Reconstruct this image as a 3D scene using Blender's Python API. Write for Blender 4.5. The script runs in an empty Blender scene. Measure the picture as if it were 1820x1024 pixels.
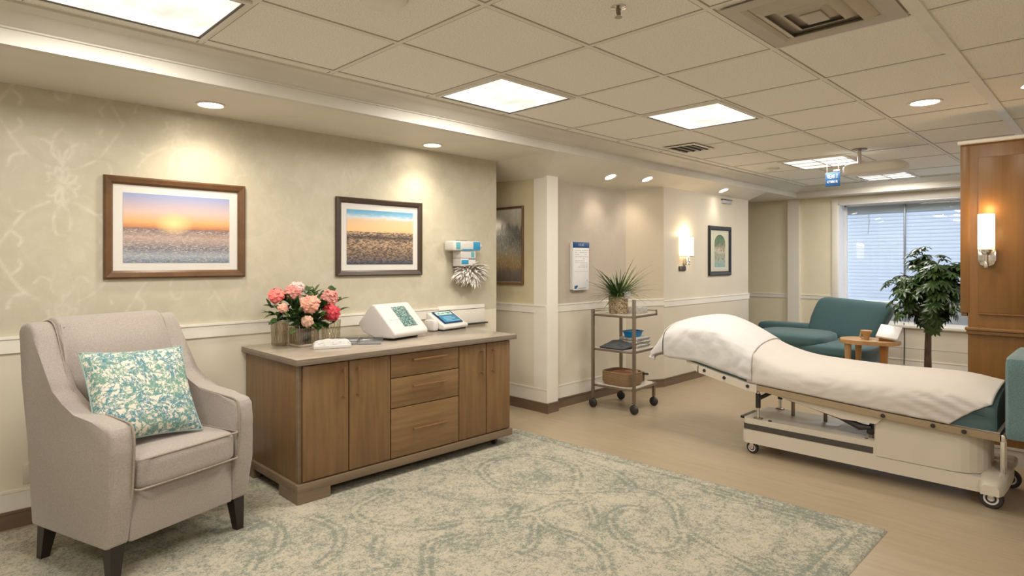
import bpy, bmesh, math, random
import numpy as np
from mathutils import Vector, Matrix, noise as mnoise
random.seed(7)
SC = bpy.context.scene
COL = SC.collection
PI = math.pi

# ---------------------------------------------------------------- mesh builder
class B:
    def __init__(s): s.bm = bmesh.new()
    def _bev(s, verts, bev, seg):
        vs = set(verts)
        es = [e for e in s.bm.edges if e.verts[0] in vs and e.verts[1] in vs]
        bmesh.ops.bevel(s.bm, geom=es, offset=bev, segments=seg, affect='EDGES', profile=.5, clamp_overlap=True)
    def box(s, lo, hi, bev=0, seg=2, M=None):
        lo, hi = Vector(lo), Vector(hi); c = (lo+hi)/2; d = hi-lo
        r = bmesh.ops.create_cube(s.bm, size=1, matrix=Matrix.Translation(c) @ Matrix.Diagonal((abs(d.x), abs(d.y), abs(d.z), 1)))
        v = r['verts']
        if M is not None: bmesh.ops.transform(s.bm, matrix=M, verts=v)
        if bev: s._bev(v, bev, seg)
        return s
    def prism(s, pts, axis, a0, a1, bev=0, seg=2, M=None):
        def P(p, a):
            if axis == 'X': return Vector((a, p[0], p[1]))
            if axis == 'Y': return Vector((p[0], a, p[1]))
            return Vector((p[0], p[1], a))
        A = [s.bm.verts.new(P(p, a0)) for p in pts]; C = [s.bm.verts.new(P(p, a1)) for p in pts]
        n = len(pts)
        s.bm.faces.new(A); s.bm.faces.new(C[::-1])
        for i in range(n): s.bm.faces.new((A[i], C[i], C[(i+1) % n], A[(i+1) % n]))
        if M is not None: bmesh.ops.transform(s.bm, matrix=M, verts=A+C)
        if bev: s._bev(A+C, bev, seg)
        return s
    def rings(s, R, close=True, cap=True):
        V = [[s.bm.verts.new(p) for p in r] for r in R]; n = len(V[0])
        for a, b in zip(V, V[1:]):
            for i in range(n if close else n-1):
                j = (i+1) % n
                s.bm.faces.new((a[i], a[j], b[j], b[i]))
        if cap:
            s.bm.faces.new(V[0][::-1]); s.bm.faces.new(V[-1])
        return s
    def tube(s, pts, r, seg=8, cap=True):
        pts = [Vector(p) for p in pts]; R = []; up = None
        for i, p in enumerate(pts):
            t = (pts[min(i+1, len(pts)-1)]-pts[max(i-1, 0)]).normalized()
            if up is None:
                up = Vector((0, 0, 1)) if abs(t.z) < .9 else Vector((1, 0, 0))
            x = t.cross(up).normalized(); up = x.cross(t).normalized()
            rr = r[i] if isinstance(r, (list, tuple)) else r
            R.append([p+(x*math.cos(2*PI*k/seg)+up*math.sin(2*PI*k/seg))*rr for k in range(seg)])
        return s.rings(R, True, cap)
    def lathe(s, prof, c=(0, 0, 0), seg=24, axis='Z', cap=True):
        c = Vector(c); R = []
        for r, h in prof:
            ring = []
            for k in range(seg):
                a = 2*PI*k/seg; x, y = r*math.cos(a), r*math.sin(a)
                q = (x, y, h) if axis == 'Z' else ((h, x, y) if axis == 'X' else (x, h, -y))
                ring.append(c+Vector(q))
            R.append(ring)
        return s.rings(R, True, cap)
    def grid(s, fn, nu, nv):
        V = [[s.bm.verts.new(fn(i/nu, j/nv)) for i in range(nu+1)] for j in range(nv+1)]
        for j in range(nv):
            for i in range(nu): s.bm.faces.new((V[j][i], V[j][i+1], V[j+1][i+1], V[j+1][i]))
        return s
    def cushion(s, c, size, n=5., cuts=9, M=None, puff=0.):
        t = bmesh.new(); bmesh.ops.create_cube(t, size=2)
        bmesh.ops.subdivide_edges(t, edges=t.edges[:], cuts=cuts, use_grid_fill=True)
        t.verts.index_update(); allv = []
        for v in t.verts:
            p = v.co; k = (abs(p.x)**n+abs(p.y)**n+abs(p.z)**n)**(1/n); q = p/k
            z = q.z*(1+puff*(1-min(1, q.x*q.x))*(1-min(1, q.y*q.y)))
            allv.append(s.bm.verts.new(Vector((q.x*size[0]/2, q.y*size[1]/2, z*size[2]/2))+Vector(c)))
        for f in t.faces: s.bm.faces.new([allv[v.index] for v in f.verts])
        t.free()
        if M is not None: bmesh.ops.transform(s.bm, matrix=M, verts=list(allv))
        return s
    def leaf(s, base, d, up, L, W, droop=.3, n=4, fold=.15):
        d = Vector(d).normalized(); up = Vector(up); x = d.cross(up)
        if x.length < 1e-3: x = d.cross(Vector((1, .1, 0)))
        x.normalize(); u = x.cross(d).normalized(); prev = None
        for i in range(n+1):
            t = i/n; w = W*(math.sin(PI*min(1, .12+.88*t))**.8)*.5 if i < n else 0
            p = Vector(base)+d*L*t+u*(-droop*L*t*t)
            if i < n:
                row = [s.bm.verts.new(p-x*w+u*w*fold*2), s.bm.verts.new(p), s.bm.verts.new(p+x*w+u*w*fold*2)]
            else: row = [s.bm.verts.new(p)]
            if prev:
                if len(row) == 3:
                    s.bm.faces.new((prev[0], prev[1], row[1], row[0])); s.bm.faces.new((prev[1], prev[2], row[2], row[1]))
                else:
                    s.bm.faces.new((prev[0], prev[1], row[0])); s.bm.faces.new((prev[1], prev[2], row[0]))
            prev = row
        return s
    def build(s, name, m, parent=None, loc=None, smooth=True, ang=40, local=False, sub=0):
        me = bpy.data.meshes.new(name)
        bmesh.ops.recalc_face_normals(s.bm, faces=s.bm.faces)
        org = Vector((0, 0, 0))
        if loc is not None: org = Vector(loc)
        elif parent is not None and not local:
            r = parent
            while r.parent: r = r.parent
            org = Vector(r.location)
        if org.length: bmesh.ops.translate(s.bm, verts=s.bm.verts, vec=-org)
        s.bm.to_mesh(me); s.bm.free()
        if smooth:
            me.shade_smooth(); me.set_sharp_from_angle(angle=math.radians(ang))
        o = bpy.data.objects.new(name, me); COL.objects.link(o)
        if m is not None: me.materials.append(m)
        if parent is not None: o.parent = parent
        elif loc is not None: o.location = org
        if sub:
            md = o.modifiers.new('sub', 'SUBSURF'); md.levels = sub; md.render_levels = sub
        return o

def tag(o, label, cat, group=None):
    o['label'] = label; o['category'] = cat
    if group: o['group'] = group
    return o
def thing(name, label, cat, loc=(0, 0, 0), rz=0, group=None):
    o = bpy.data.objects.new(name, None); COL.objects.link(o); o.empty_display_size = .1
    o.location = loc; o.rotation_euler = (0, 0, rz)
    return tag(o, label, cat, group)
def struct(o):
    o['kind'] = 'structure'; return o
def dup(root, loc, label, rz=None):
    def cp(o, p):
        c = o.copy(); COL.objects.link(c)
        if p: c.parent = p
        for ch in list(o.children): cp(ch, c)
        return c
    r = cp(root, None); r.location = loc; r['label'] = label
    if rz is not None: r.rotation_euler = (0, 0, rz)
    return r

# ---------------------------------------------------------------- materials
def newmat(name):
    m = bpy.data.materials.new(name); m.use_nodes = True
    nt = m.node_tree; b = nt.nodes['Principled BSDF']
    return m, nt, b
def N(nt, t, **k):
    n = nt.nodes.new(t)
    for a, v in k.items():
        if a in n.inputs: n.inputs[a].default_value = v
        else: setattr(n, a, v)
    return n
def coords(nt, stretch=(1, 1, 1), gen=False):
    tc = N(nt, 'ShaderNodeTexCoord'); mp = N(nt, 'ShaderNodeMapping')
    mp.inputs['Scale'].default_value = stretch
    nt.links.new(tc.outputs['Object'], mp.inputs['Vector'])
    return mp.outputs['Vector']
def c4(c): return (c[0], c[1], c[2], 1)
def ramp(nt, stops, fac):
    r = N(nt, 'ShaderNodeValToRGB'); e = r.color_ramp.elements
    while len(e) < len(stops): e.new(.5)
    for i, (p, c) in enumerate(stops): e[i].position = p; e[i].color = c4(c) if not isinstance(c, (int, float)) else (c, c, c, 1)
    nt.links.new(fac, r.inputs['Fac']); return r.outputs['Color']
def mix(nt, fac, a, b, mode='MIX'):
    n = N(nt, 'ShaderNodeMix', data_type='RGBA', blend_type=mode)
    for inp, v in ((0, fac), (6, a), (7, b)):
        if hasattr(v, 'is_output'): nt.links.new(v, n.inputs[inp])
        else: n.inputs[inp].default_value = v if inp == 0 else c4(v)
    return n.outputs[2]
def mth(nt, op, a, b=None):
    n = N(nt, 'ShaderNodeMath', operation=op)
    for i, v in enumerate((a, b)):
        if v is None: continue
        if hasattr(v, 'is_output'): nt.links.new(v, n.inputs[i])
        else: n.inputs[i].default_value = v
    return n.outputs[0]
def noise(nt, vec, scale, detail=3, rough=.55, dist=0):
    n = N(nt, 'ShaderNodeTexNoise', Scale=scale, Detail=detail, Roughness=rough, Distortion=dist)
    nt.links.new(vec, n.inputs['Vector']); return n.outputs['Fac']
def bump(nt, b, h, strength=.2, dist=.01):
    n = N(nt, 'ShaderNodeBump', Strength=strength, Distance=dist)
    nt.links.new(h, n.inputs['Height']); nt.links.new(n.outputs['Normal'], b.inputs['Normal'])
def M(name, col, rough=.5, metal=0, col2=None, scale=10, stretch=(1, 1, 1), lo=.35, hi=.65, detail=3, bmp=0, bscale=None, bdist=.003, dist=0, sheen=0, coat=0, spec=None):
    m, nt, b = newmat(name)
    b.inputs['Base Color'].default_value = c4(col); b.inputs['Roughness'].default_value = rough; b.inputs['Metallic'].default_value = metal
    if spec is not None: b.inputs['Specular IOR Level'].default_value = spec
    if sheen: b.inputs['Sheen Weight'].default_value = sheen
    if coat: b.inputs['Coat Weight'].default_value = coat
    v = coords(nt, stretch)
    if col2 is None: col2 = tuple(x*.93 for x in col)
    f = noise(nt, v, scale, detail, dist=dist)
    cc = ramp(nt, [(lo, col), (hi, col2)], f)
    nt.links.new(cc, b.inputs['Base Color'])
    if bmp:
        bump(nt, b, noise(nt, v, bscale or scale, 2), bmp, bdist)
    return m
def emit(name, col, st):
    m, nt, b = newmat(name)
    b.inputs['Base Color'].default_value = c4(col); b.inputs['Emission Color'].default_value = c4(col); b.inputs['Emission Strength'].default_value = st
    return m
def wood(name, a, b_, stretch=(1.2, 1.2, .09), scale=26, rough=.42, c3=None):
    m, nt, b = newmat(name); v = coords(nt, stretch)
    f = noise(nt, v, scale, 5, .6, .4); f2 = noise(nt, v, scale*4.3, 3, .6)
    c = ramp(nt, [(.3, a), (.7, b_)], f)
    c = mix(nt, mth(nt, 'MULTIPLY', f2, .35), c, tuple(x*.55 for x in a))
    nt.links.new(c, b.inputs['Base Color']); b.inputs['Roughness'].default_value = rough
    bump(nt, b, f2, .08, .002); return m
def glass(name, tint=(1, 1, 1), gloss=.12, rough=.02):
    m, nt, b = newmat(name); nt.nodes.remove(b); out = nt.nodes['Material Output']
    t = N(nt, 'ShaderNodeBsdfTransparent', Color=c4(tint)); g = N(nt, 'ShaderNodeBsdfGlossy', Roughness=rough)
    lw = N(nt, 'ShaderNodeLayerWeight', Blend=.25); mx = N(nt, 'ShaderNodeMixShader')
    f = mth(nt, 'ADD', mth(nt, 'MULTIPLY', lw.outputs['Facing'], .35), gloss)
    nt.links.new(f, mx.inputs[0]); nt.links.new(t.outputs[0], mx.inputs[1]); nt.links.new(g.outputs[0], mx.inputs[2])
    nt.links.new(mx.outputs[0], out.inputs['Surface']); return m

m_white = M('white_paint', (.80, .765, .69), .45, col2=(.78, .745, .67), scale=3)
m_soffit = M('soffit_paint', (.76, .72, .64), .6, scale=2)
m_trimw = M('trim_white', (.82, .785, .71), .35, scale=3)
m_cream = M('cream_wall', (.74, .68, .56), .55, scale=2)
m_white_plastic = M('white_plastic', (.66, .64, .62), .3, scale=3, col2=(.64, .62, .60))
m_black = M('black_rubber', (.025, .023, .022), .45, scale=20)
m_dark = M('dark_metal', (.05, .05, .052), .35, .6, scale=30)
m_chrome = M('chrome', (.75, .73, .70), .18, 1, scale=5)
m_steel = M('brushed_steel', (.27, .22, .17), .4, .75, scale=30, stretch=(1, 1, .1))
m_grid = M('tee_white', (.80, .77, .71), .5, scale=4)
m_leaf = M('leaf_green', (.06, .115, .03), .32, col2=(.028, .06, .018), scale=9)
m_leaf2 = M('leaf_fresh', (.10, .17, .04), .4, col2=(.035, .08, .02), scale=14)
m_leaf3 = M('leaf_grass', (.11, .19, .05), .42, col2=(.04, .09, .025), scale=12)
m_bark = M('bark', (.13, .09, .055), .8, col2=(.06, .042, .028), scale=25, stretch=(1, 1, .3), bmp=.4)
m_base_b = wood('baseboard_brown', (.20, .135, .085), (.15, .10, .062), (.08, .08, 1.2), 22)
m_oak = wood('cabinet_oak', (.25, .142, .06), (.165, .09, .037))
m_oakh = wood('cabinet_oak_drawers', (.265, .155, .068), (.18, .098, .041), (.09, 1.2, 1.2))
m_plinth = wood('plinth_oak', (.22, .155, .10), (.16, .11, .07), (.1, .4, 1.2))
m_counter = M('counter_laminate', (.40, .34, .275), .2, col2=(.35, .295, .235), scale=14, stretch=(.25, 1, 1), detail=5)
m_edge = wood('counter_edge', (.27, .21, .16), (.15, .115, .085), (.12, .12, 2.2), 40)
m_honey = wood('honey_panel', (.255, .123, .033), (.20, .094, .024), (1.1, 1.1, .07), 18, .38)
m_frame_br = wood('frame_brown', (.17, .085, .035), (.10, .05, .022), (.3, .3, .3), 30, .35)
m_frame_dk = M('frame_dark', (.055, .035, .024), .35, scale=20)
m_mat = M('mat_board', (.66, .635, .60), .7, scale=4, col2=(.64, .615, .58))
m_teal = M('teal_fabric', (.058, .125, .138), .8, col2=(.046, .10, .112), scale=120, bmp=.15, bscale=260, sheen=.2)
m_teal2 = M('teal_weave', (.135, .225, .235), .85, col2=(.095, .165, .175), scale=160, bmp=.25, bscale=200, sheen=.2)
m_teal_v = M('teal_vinyl', (.068, .128, .138), .5, col2=(.058, .11, .12), scale=20)
m_sheet = M('white_sheet', (.60, .555, .515), .8, col2=(.575, .53, .49), scale=3, bmp=.12, bscale=14, bdist=.02)
m_sheet2 = M('white_sheet_head', (.62, .605, .59), .8, col2=(.59, .575, .56), scale=3, bmp=.25, bscale=9, bdist=.03)
m_bedp = M('bed_beige', (.62, .56, .47), .35, col2=(.60, .54, .455), scale=4)
m_lightwood = wood('light_wood', (.56, .335, .15), (.45, .26, .11), (.3, .3, .3), 20, .4)
m_orangewood = wood('orange_wood', (.42, .17, .045), (.33, .13, .035), (1, 1, .1), 20, .4)
m_fabric = M('chair_linen', (.385, .335, .30), .9, col2=(.30, .26, .232), scale=150, lo=.3, hi=.7, bmp=.3, bscale=230, bdist=.002, sheen=.25)
m_piping = M('chair_piping', (.36, .30, .25), .9, col2=(.29, .24, .20), scale=150)
m_espresso = M('espresso_leg', (.018, .012, .010), .3, scale=20)

def m_tile():
    m, nt, b = newmat('ceiling_tile'); v = coords(nt)
    f = noise(nt, v, 150, 2, .7); f2 = noise(nt, v, 70, 2)
    c = ramp(nt, [(.33, (.66, .63, .57)), (.47, (.87, .845, .785)), (.7, (.91, .885, .83))], f)
    nt.links.new(c, b.inputs['Base Color']); b.inputs['Roughness'].default_value = .9
    bump(nt, b, f, .35, .004); return m
m_tile = m_tile()
def m_floor():
    m, nt, b = newmat('vinyl_floor')
    v = coords(nt, (3, .22, 1)); f = noise(nt, v, 9, 6, .6, .3); f2 = noise(nt, coords(nt, (5, .4, 1)), 40, 3)
    c = ramp(nt, [(.25, (.30, .235, .155)), (.5, (.35, .28, .19)), (.75, (.39, .315, .215))], f)
    c = mix(nt, mth(nt, 'MULTIPLY', f2, .35), c, (.36, .26, .165))
    nt.links.new(c, b.inputs['Base Color']); b.inputs['Roughness'].default_value = .36
    b.inputs['Specular IOR Level'].default_value = .4
    return m
m_floor = m_floor()
def attr(nt, name):
    return N(nt, 'ShaderNodeAttribute', attribute_name=name).outputs['Fac']
def m_wallpaper():
    m, nt, b = newmat('wallpaper'); v = coords(nt)
    f = noise(nt, v, 7, 5, .6, .6); g = noise(nt, v, 60, 3)
    base = ramp(nt, [(.3, (.50, .455, .345)), (.7, (.555, .51, .40))], f)
    wear = ramp(nt, [(.38, 0.), (.6, 1.)], noise(nt, v, 11, 4, .65, .4))
    mt = mth(nt, 'MULTIPLY', attr(nt, 'motif'), wear)
    c = mix(nt, mth(nt, 'MULTIPLY', mt, .62), base, (.74, .685, .58))
    blotch = ramp(nt, [(.50, 0.), (.62, 1.)], noise(nt, v, 5, 6, .7, 1.5))
    c = mix(nt, mth(nt, 'MULTIPLY', blotch, .22), c, (.66, .60, .49))
    nt.links.new(c, b.inputs['Base Color']); b.inputs['Roughness'].default_value = .5
    bump(nt, b, g, .06, .003); return m
m_wallpaper = m_wallpaper()
m_yellow = M('yellow_wall', (.62, .545, .36), .6, col2=(.585, .51, .335), scale=5, detail=5)
m_mauve = M('mauve_wall', (.50, .43, .36), .6, col2=(.46, .395, .33), scale=6, detail=5)
m_pale = M('pale_wall', (.66, .60, .50), .6, col2=(.64, .58, .485), scale=3)
m_sand = M('sand_wall', (.60, .52, .40), .6, col2=(.58, .50, .385), scale=4)
def m_rug():
    m, nt, b = newmat('rug_pile'); v = coords(nt)
    big = noise(nt, v, 2.3, 4, .6, .8); med = noise(nt, v, 9, 5, .7, .6); fine = noise(nt, v, 120, 2, .85); mid2 = noise(nt, v, 45, 3, .75)
    f = mth(nt, 'ADD', mth(nt, 'MULTIPLY', big, .42), mth(nt, 'MULTIPLY', med, .6))
    f = mth(nt, 'ADD', f, mth(nt, 'MULTIPLY', mid2, .85)); f = mth(nt, 'ADD', f, mth(nt, 'MULTIPLY', fine, .95))
    f = mth(nt, 'ADD', f, mth(nt, 'MULTIPLY', attr(nt, 'vine'), .15))
    c = ramp(nt, [(.98, (.52, .465, .35)), (1.0, (.52, .465, .35)), (1.0, (.5, .45, .34))], f)
    k = mth(nt, 'MULTIPLY', mth(nt, 'SUBTRACT', f, 1.22), 2.6)
    c = ramp(nt, [(0, (.475, .425, .335)), (.38, (.42, .385, .305)), (.70, (.285, .285, .23)), (1, (.195, .21, .175))], k)
    nt.links.new(c, b.inputs['Base Color']); b.inputs['Roughness'].default_value = .95; b.inputs['Specular IOR Level'].default_value = .1
    bump(nt, b, fine, .5, .006); return m
m_rug = m_rug()
def m_pillow():
    m, nt, b = newmat('pillow_print'); v = coords(nt, (1, 1, 1))
    n2 = noise(nt, v, 55, 4, .75)
    e = None
    for sc_, dd in ((7, 1.6), (13, .9), (10, 2.2)):
        q = mth(nt, 'ABSOLUTE', mth(nt, 'SUBTRACT', noise(nt, v, sc_, 4, .6, dd), .5))
        e = q if e is None else mth(nt, 'MINIMUM', e, q)
    e = mth(nt, 'ADD', e, mth(nt, 'MULTIPLY', mth(nt, 'SUBTRACT', n2, .5), .14))
    hue = ramp(nt, [(.42, (.07, .21, .25)), (.58, (.13, .27, .22))], noise(nt, v, 9, 2))
    k = ramp(nt, [(0, 1.), (.012, .9), (.028, .5), (.042, 0.)], e)
    nt.links.new(mix(nt, k, (.66, .615, .52), hue), b.inputs['Base Color']); b.inputs['Roughness'].default_value = .9
    bump(nt, b, noise(nt, v, 260, 2), .25, .002); return m
m_pillow = m_pillow()

def art(name, H, stops, rough_n, amp, streak=(1, 1, 1), speck=None, glow=None):
    """picture print: colour bands by height, broken up by stretched noise"""
    m, nt, b = newmat(name); tc = N(nt, 'ShaderNodeTexCoord'); sx = N(nt, 'ShaderNodeSeparateXYZ')
    nt.links.new(tc.outputs['Object'], sx.inputs[0])
    t = mth(nt, 'ADD', mth(nt, 'DIVIDE', sx.outputs['Z'], H), .5)
    v = coords(nt, streak); f = noise(nt, v, rough_n, 5, .7, .3)
    t2 = mth(nt, 'ADD', t, mth(nt, 'MULTIPLY', mth(nt, 'SUBTRACT', f, .5), amp))
    c = ramp(nt, stops, t2)
    if speck:
        sc, col, z0, z1, th = speck
        s = noise(nt, coords(nt, (streak[0], streak[1], streak[2])), sc, 4, .75)
        band = mth(nt, 'MULTIPLY', mth(nt, 'LESS_THAN', t, z1), mth(nt, 'GREATER_THAN', t, z0))
        k = mth(nt, 'MULTIPLY', ramp(nt, [(th, 0.), (th+.06, 1.)], s), band)
        c = mix(nt, mth(nt, 'MULTIPLY', k, .85), c, col)
    if glow:
        gx, gz, r, col = glow
        dx = mth(nt, 'SUBTRACT', sx.outputs['X'], gx); dz = mth(nt, 'MULTIPLY', mth(nt, 'SUBTRACT', sx.outputs['Z'], gz), 1.5)
        d = mth(nt, 'SQRT', mth(nt, 'ADD', mth(nt, 'MULTIPLY', dx, dx), mth(nt, 'MULTIPLY', dz, dz)))
        k = ramp(nt, [(0, 1.), (1, 0.)], mth(nt, 'DIVIDE', d, r))
        c = mix(nt, k, c, col)
    nt.links.new(c, b.inputs['Base Color']); b.inputs['Roughness'].default_value = .75
    return m

# ---------------------------------------------------------------- the room
YW = 4.42; ZS = 2.50; ZC = 2.64; YF = 3.62; XF = 9.87
struct(B().box((-2.7, -2.7, -.1), (11, 6, 0)).build('floor', m_floor))

# main ceiling: tiles on a tee grid
gx = [-1.86, -1.12, -.38, .35, 1.09, 1.825, 2.565, 3.3, 4.06, 4.80, 5.55, 6.3, 7.05, 7.85, 8.85, 9.6]
gy = [3.34, 2.67, 2.0, 1.325, .66, 0, -.67, -1.34, -2.0]
struct(B().box((-2.7, -2.7, ZC), (11, 6, ZC+.08)).build('ceiling', m_tile))
b = B()
for x in gx: b.box((x-.018, -2.6, ZC-.0022), (x+.018, 3.40, ZC+.002))
for y in gy: b.box((-2.6, y-.018, ZC-.0026), (9.75, y+.018, ZC+.002))
struct(b.build('trim_tee_shadow', M('tee_shadow', (.40, .36, .30), .8), smooth=False))  # dark strips painting in the shadow line beside each tee
b = B()
for x in gx: b.box((x-.012, -2.6, ZC-.004), (x+.012, 3.40, ZC+.002))
for y in gy:
    w = .03 if abs(y-.66) < .01 else .012
    b.box((-2.6, y-w, ZC-(.012 if w > .02 else .0045)), (9.75, y+w, ZC+.002))
struct(b.build('trim_1', m_grid, smooth=False))
# dropped soffit over the cabinet and round the far end, sloping down over the alcove
def soffit():
    b = B(); bm = b.bm
    def q(*p): bm.faces.new([bm.verts.new(x) for x in p])
    xs = 8.77; zl = ZS-.37*(4.12-YF)
    q((-2.6, YF, ZS), (4.18, YF, ZS), (4.18, 4.46, ZS), (-2.6, 4.46, ZS))
    q((4.18, YF, ZS), (4.52, YF, ZS), (4.52, 4.12, zl), (4.18, 4.46, ZS))
    q((4.18, 4.46, ZS), (4.52, 4.12, zl), (4.52, 5.5, zl+.06), (4.18, 5.5, zl+.06))
    q((4.52, YF, ZS), (xs, YF, ZS), (xs, 4.12, zl), (4.52, 4.12, zl))
    q((4.52, 4.12, zl), (xs, 4.12, zl), (xs, 5.5, zl), (4.52, 5.5, zl))
    q((xs, YF, ZS), (xs, 5.5, zl), (xs, 5.5, ZS))
    q((xs, YF, ZS), (xs, 5.5, ZS), (10.9, 5.5, ZS), (10.9, YF, ZS))
    q((XF, YF, ZS), (10.9, YF, ZS), (10.9, -2.6, ZS), (XF, -2.6, ZS))
    return struct(b.build('ceiling_soffit', m_soffit, smooth=False))
soffit()
# crown: fascia, shadow reveal, cove, mitred at the far corner
prof = [(0, ZS-.003), (0, ZS+.068), (-.012, ZS+.07), (-.012, ZS+.078), (-.03, ZS+.082), (-.09, ZS+.10), (-.14, ZS+.118), (-.205, ZC-.012), (-.205, ZC), (.05, ZC), (.05, ZS-.003)]
b = B()
R = []
for p in ((-2.6, YF, 'a'), (XF, YF, 'b'), (XF, -2.6, 'c')):
    ring = []
    for d, z in prof:
        if p[2] == 'a': ring.append((p[0], YF+d, z))
        elif p[2] == 'b': ring.append((XF+d, YF+d, z))
        else: ring.append((XF+d, p[1], z))
    R.append(ring)
b.rings(R)
struct(b.build('trim_2', M('crown_paint', (.68, .65, .59), .5, scale=3), smooth=False))

# wall behind the cabinet, with a woven motif drawn on a fine grid
def polydist(P, lines):
    D = np.full(len(P), 9.)
    for ln in lines:
        ln = np.array(ln)
        for a, c in zip(ln, ln[1:]):
            d = c-a; L = (d*d).sum()+1e-12
            t = np.clip(((P-a)@d)/L, 0, 1)
            D = np.minimum(D, np.sqrt(((P-(a+t[:, None]*d))**2).sum(1)))
    return D
def smoothline(p, n=8):
    p = [np.array(q, float) for q in p]; p = [2*p[0]-p[1]]+p+[2*p[-1]-p[-2]]; o = []
    for i in range(1, len(p)-2):
        for k in range(n):
            t = k/n; a, b_, c, d = p[i-1:i+3]
            o.append(.5*((2*b_)+(-a+c)*t+(2*a-5*b_+4*c-d)*t*t+(-a+3*b_-3*c+d)*t**3))
    o.append(p[-2]); return o
def motif_lines():
    L = []
    for i in range(-3, 5):
        for j in range(0, 3):
            cx = .66+i*.62; cz = 1.15+j*.8
            if i % 2: cz += .4
            # ogee trellis arms
            for sx in (1, -1):
                for sz in (1, -1):
                    L.append(smoothline([(cx+sx*.06, cz+sz*.10), (cx+sx*.17, cz+sz*.17), (cx+sx*.24, cz+sz*.27), (cx+sx*.31, cz+sz*.40)], 6))
                    L.append(smoothline([(cx+sx*.17, cz+sz*.17), (cx+sx*.23, cz+sz*.15), (cx+sx*.25, cz+sz*.09)], 4))
                    L.append(smoothline([(cx+sx*.24, cz+sz*.27), (cx+sx*.19, cz+sz*.32), (cx+sx*.2, cz+sz*.36)], 4))
            # medallion petals
            for k in range(10):
                a = 2*PI*k/10
                L.append(smoothline([(cx, cz), (cx+.05*math.cos(a+.35), cz+.065*math.sin(a+.35)), (cx+.085*math.cos(a), cz+.11*math.sin(a)), (cx+.05*math.cos(a-.35), cz+.065*math.sin(a-.35)), (cx, cz)], 3))
            for sx in (1, -1):
                L.append(smoothline([(cx, cz+.1), (cx+sx*.02, cz+.2), (cx+sx*.09, cz+.26), (cx+sx*.13, cz+.23)], 5))
                L.append(smoothline([(cx, cz+.12), (cx+sx*.05, cz+.2), (cx+sx*.03, cz+.3), (cx, cz+.33)], 5))
                L.append(smoothline([(cx, cz-.1), (cx+sx*.04, cz-.19), (cx+sx*.03, cz-.28), (cx, cz-.3)], 5))
    return L
def gridmesh(name, x0, x1, n, a0, a1, k, fix, axis):
    X, Z = np.meshgrid(np.linspace(x0, x1, n), np.linspace(a0, a1, k)); X, Z = X.ravel(), Z.ravel()
    V = np.stack([X, np.full_like(X, fix), Z] if axis == 'Y' else [X, Z, np.full_like(X, fix)], 1)
    i = np.arange((k-1)*(n-1)); r, c = i//(n-1), i % (n-1); q = r*n+c
    F = np.stack([q, q+1, q+n+1, q+n], 1)
    if axis == 'Z': pass
    me = bpy.data.meshes.new(name); me.from_pydata(V.tolist(), [], F.tolist())
    return me, np.stack([X, Z], 1)
me, P = gridmesh('wall_left', -.6, 4.18, 480, 1.03, ZS+.01, 150, YW, 'Y')
D = np.full(len(P), 9.)
for ln in motif_lines():
    ln_ = np.array(ln); lo, hi = ln_.min(0)-.03, ln_.max(0)+.03
    k = np.where((P[:, 0] > lo[0]) & (P[:, 0] < hi[0]) & (P[:, 1] > lo[1]) & (P[:, 1] < hi[1]))[0]
    if len(k): D[k] = np.minimum(D[k], polydist(P[k], [ln]))
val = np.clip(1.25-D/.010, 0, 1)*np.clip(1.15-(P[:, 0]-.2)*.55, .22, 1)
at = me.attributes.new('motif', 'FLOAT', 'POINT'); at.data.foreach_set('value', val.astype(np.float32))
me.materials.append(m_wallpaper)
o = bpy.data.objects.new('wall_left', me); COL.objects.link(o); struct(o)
b = B().box((-2.6, YW+.004, 0), (4.18, YW+.10, ZS+.1)).box((-2.6, YW-.001, 1.03), (-.6, YW+.01, ZS))
wl = b.build('wall_core', m_sand, o, smooth=False)
b = B().box((-2.6, YW-.004, 0), (4.175, YW+.01, 1.03))
b.build('wainscot_panel', m_cream, o, smooth=False)
def rail(name, p0, p1, z0, z1, d, nrm, m=m_trimw):
    """horizontal moulding with a small lip on top, between two floor points, standing off along nrm"""
    p0, p1, nrm = Vector(p0), Vector(p1), Vector(nrm)
    pr = [(0, z0), (d*.7, z0), (d*.7, z1-.018), (d, z1-.014), (d, z1), (0, z1)]
    R = [[(p.x+nrm.x*a, p.y+nrm.y*a, z) for a, z in pr] for p in (p0, p1)]
    return struct(B().rings(R).build(name, m, smooth=False))
rail('trim_3', (-2.6, YW), (3.44, YW), .985, 1.078, .022, (0, -1))
rail('trim_4', (-2.6, YW), (4.18, YW), .095, .215, .014, (0, -1), m_white)
rail('baseboard_left', (-2.6, YW), (4.18, YW), 0, .10, .02, (0, -1), m_base_b)
# passage wall, corner post, alcove and sconce wall
struct(B().box((4.5, 4.03, 0), (4.62, 5.5, ZC)).build('wall_passage', m_yellow, smooth=False))
struct(B().box((4.496, 4.04, 0), (4.51, 5.5, 1.0)).build('trim_5', m_cream, smooth=False))
struct(B().box((4.49, 4.022, 0), (4.655, 4.2, ZC)).build('trim_6', m_white, smooth=False))
struct(B().box((4.6, 4.10, 0), (5.97, 4.2, ZC)).build('wall_alcove', m_mauve, smooth=False))
struct(B().box((4.655, 4.094, 0), (5.96, 4.11, .99)).build('trim_7', m_cream, smooth=False))
A0, A1 = Vector((5.95, 4.10)), Vector((6.445, 3.90)); an = Vector((-(A1-A0).y, (A1-A0).x)).normalized()*-1
struct(B().prism([(5.95, 4.10), (6.445, 3.90), (6.445, 4.2), (5.95, 4.2)], 'Z', 0, ZC).build('wall_splay', m_sand, smooth=False))
struct(B().prism([(5.947, 4.094), (6.442, 3.894), (6.445, 3.94), (5.95, 4.14)], 'Z', 0, .99).build('trim_8', m_pale, smooth=False))
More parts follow.
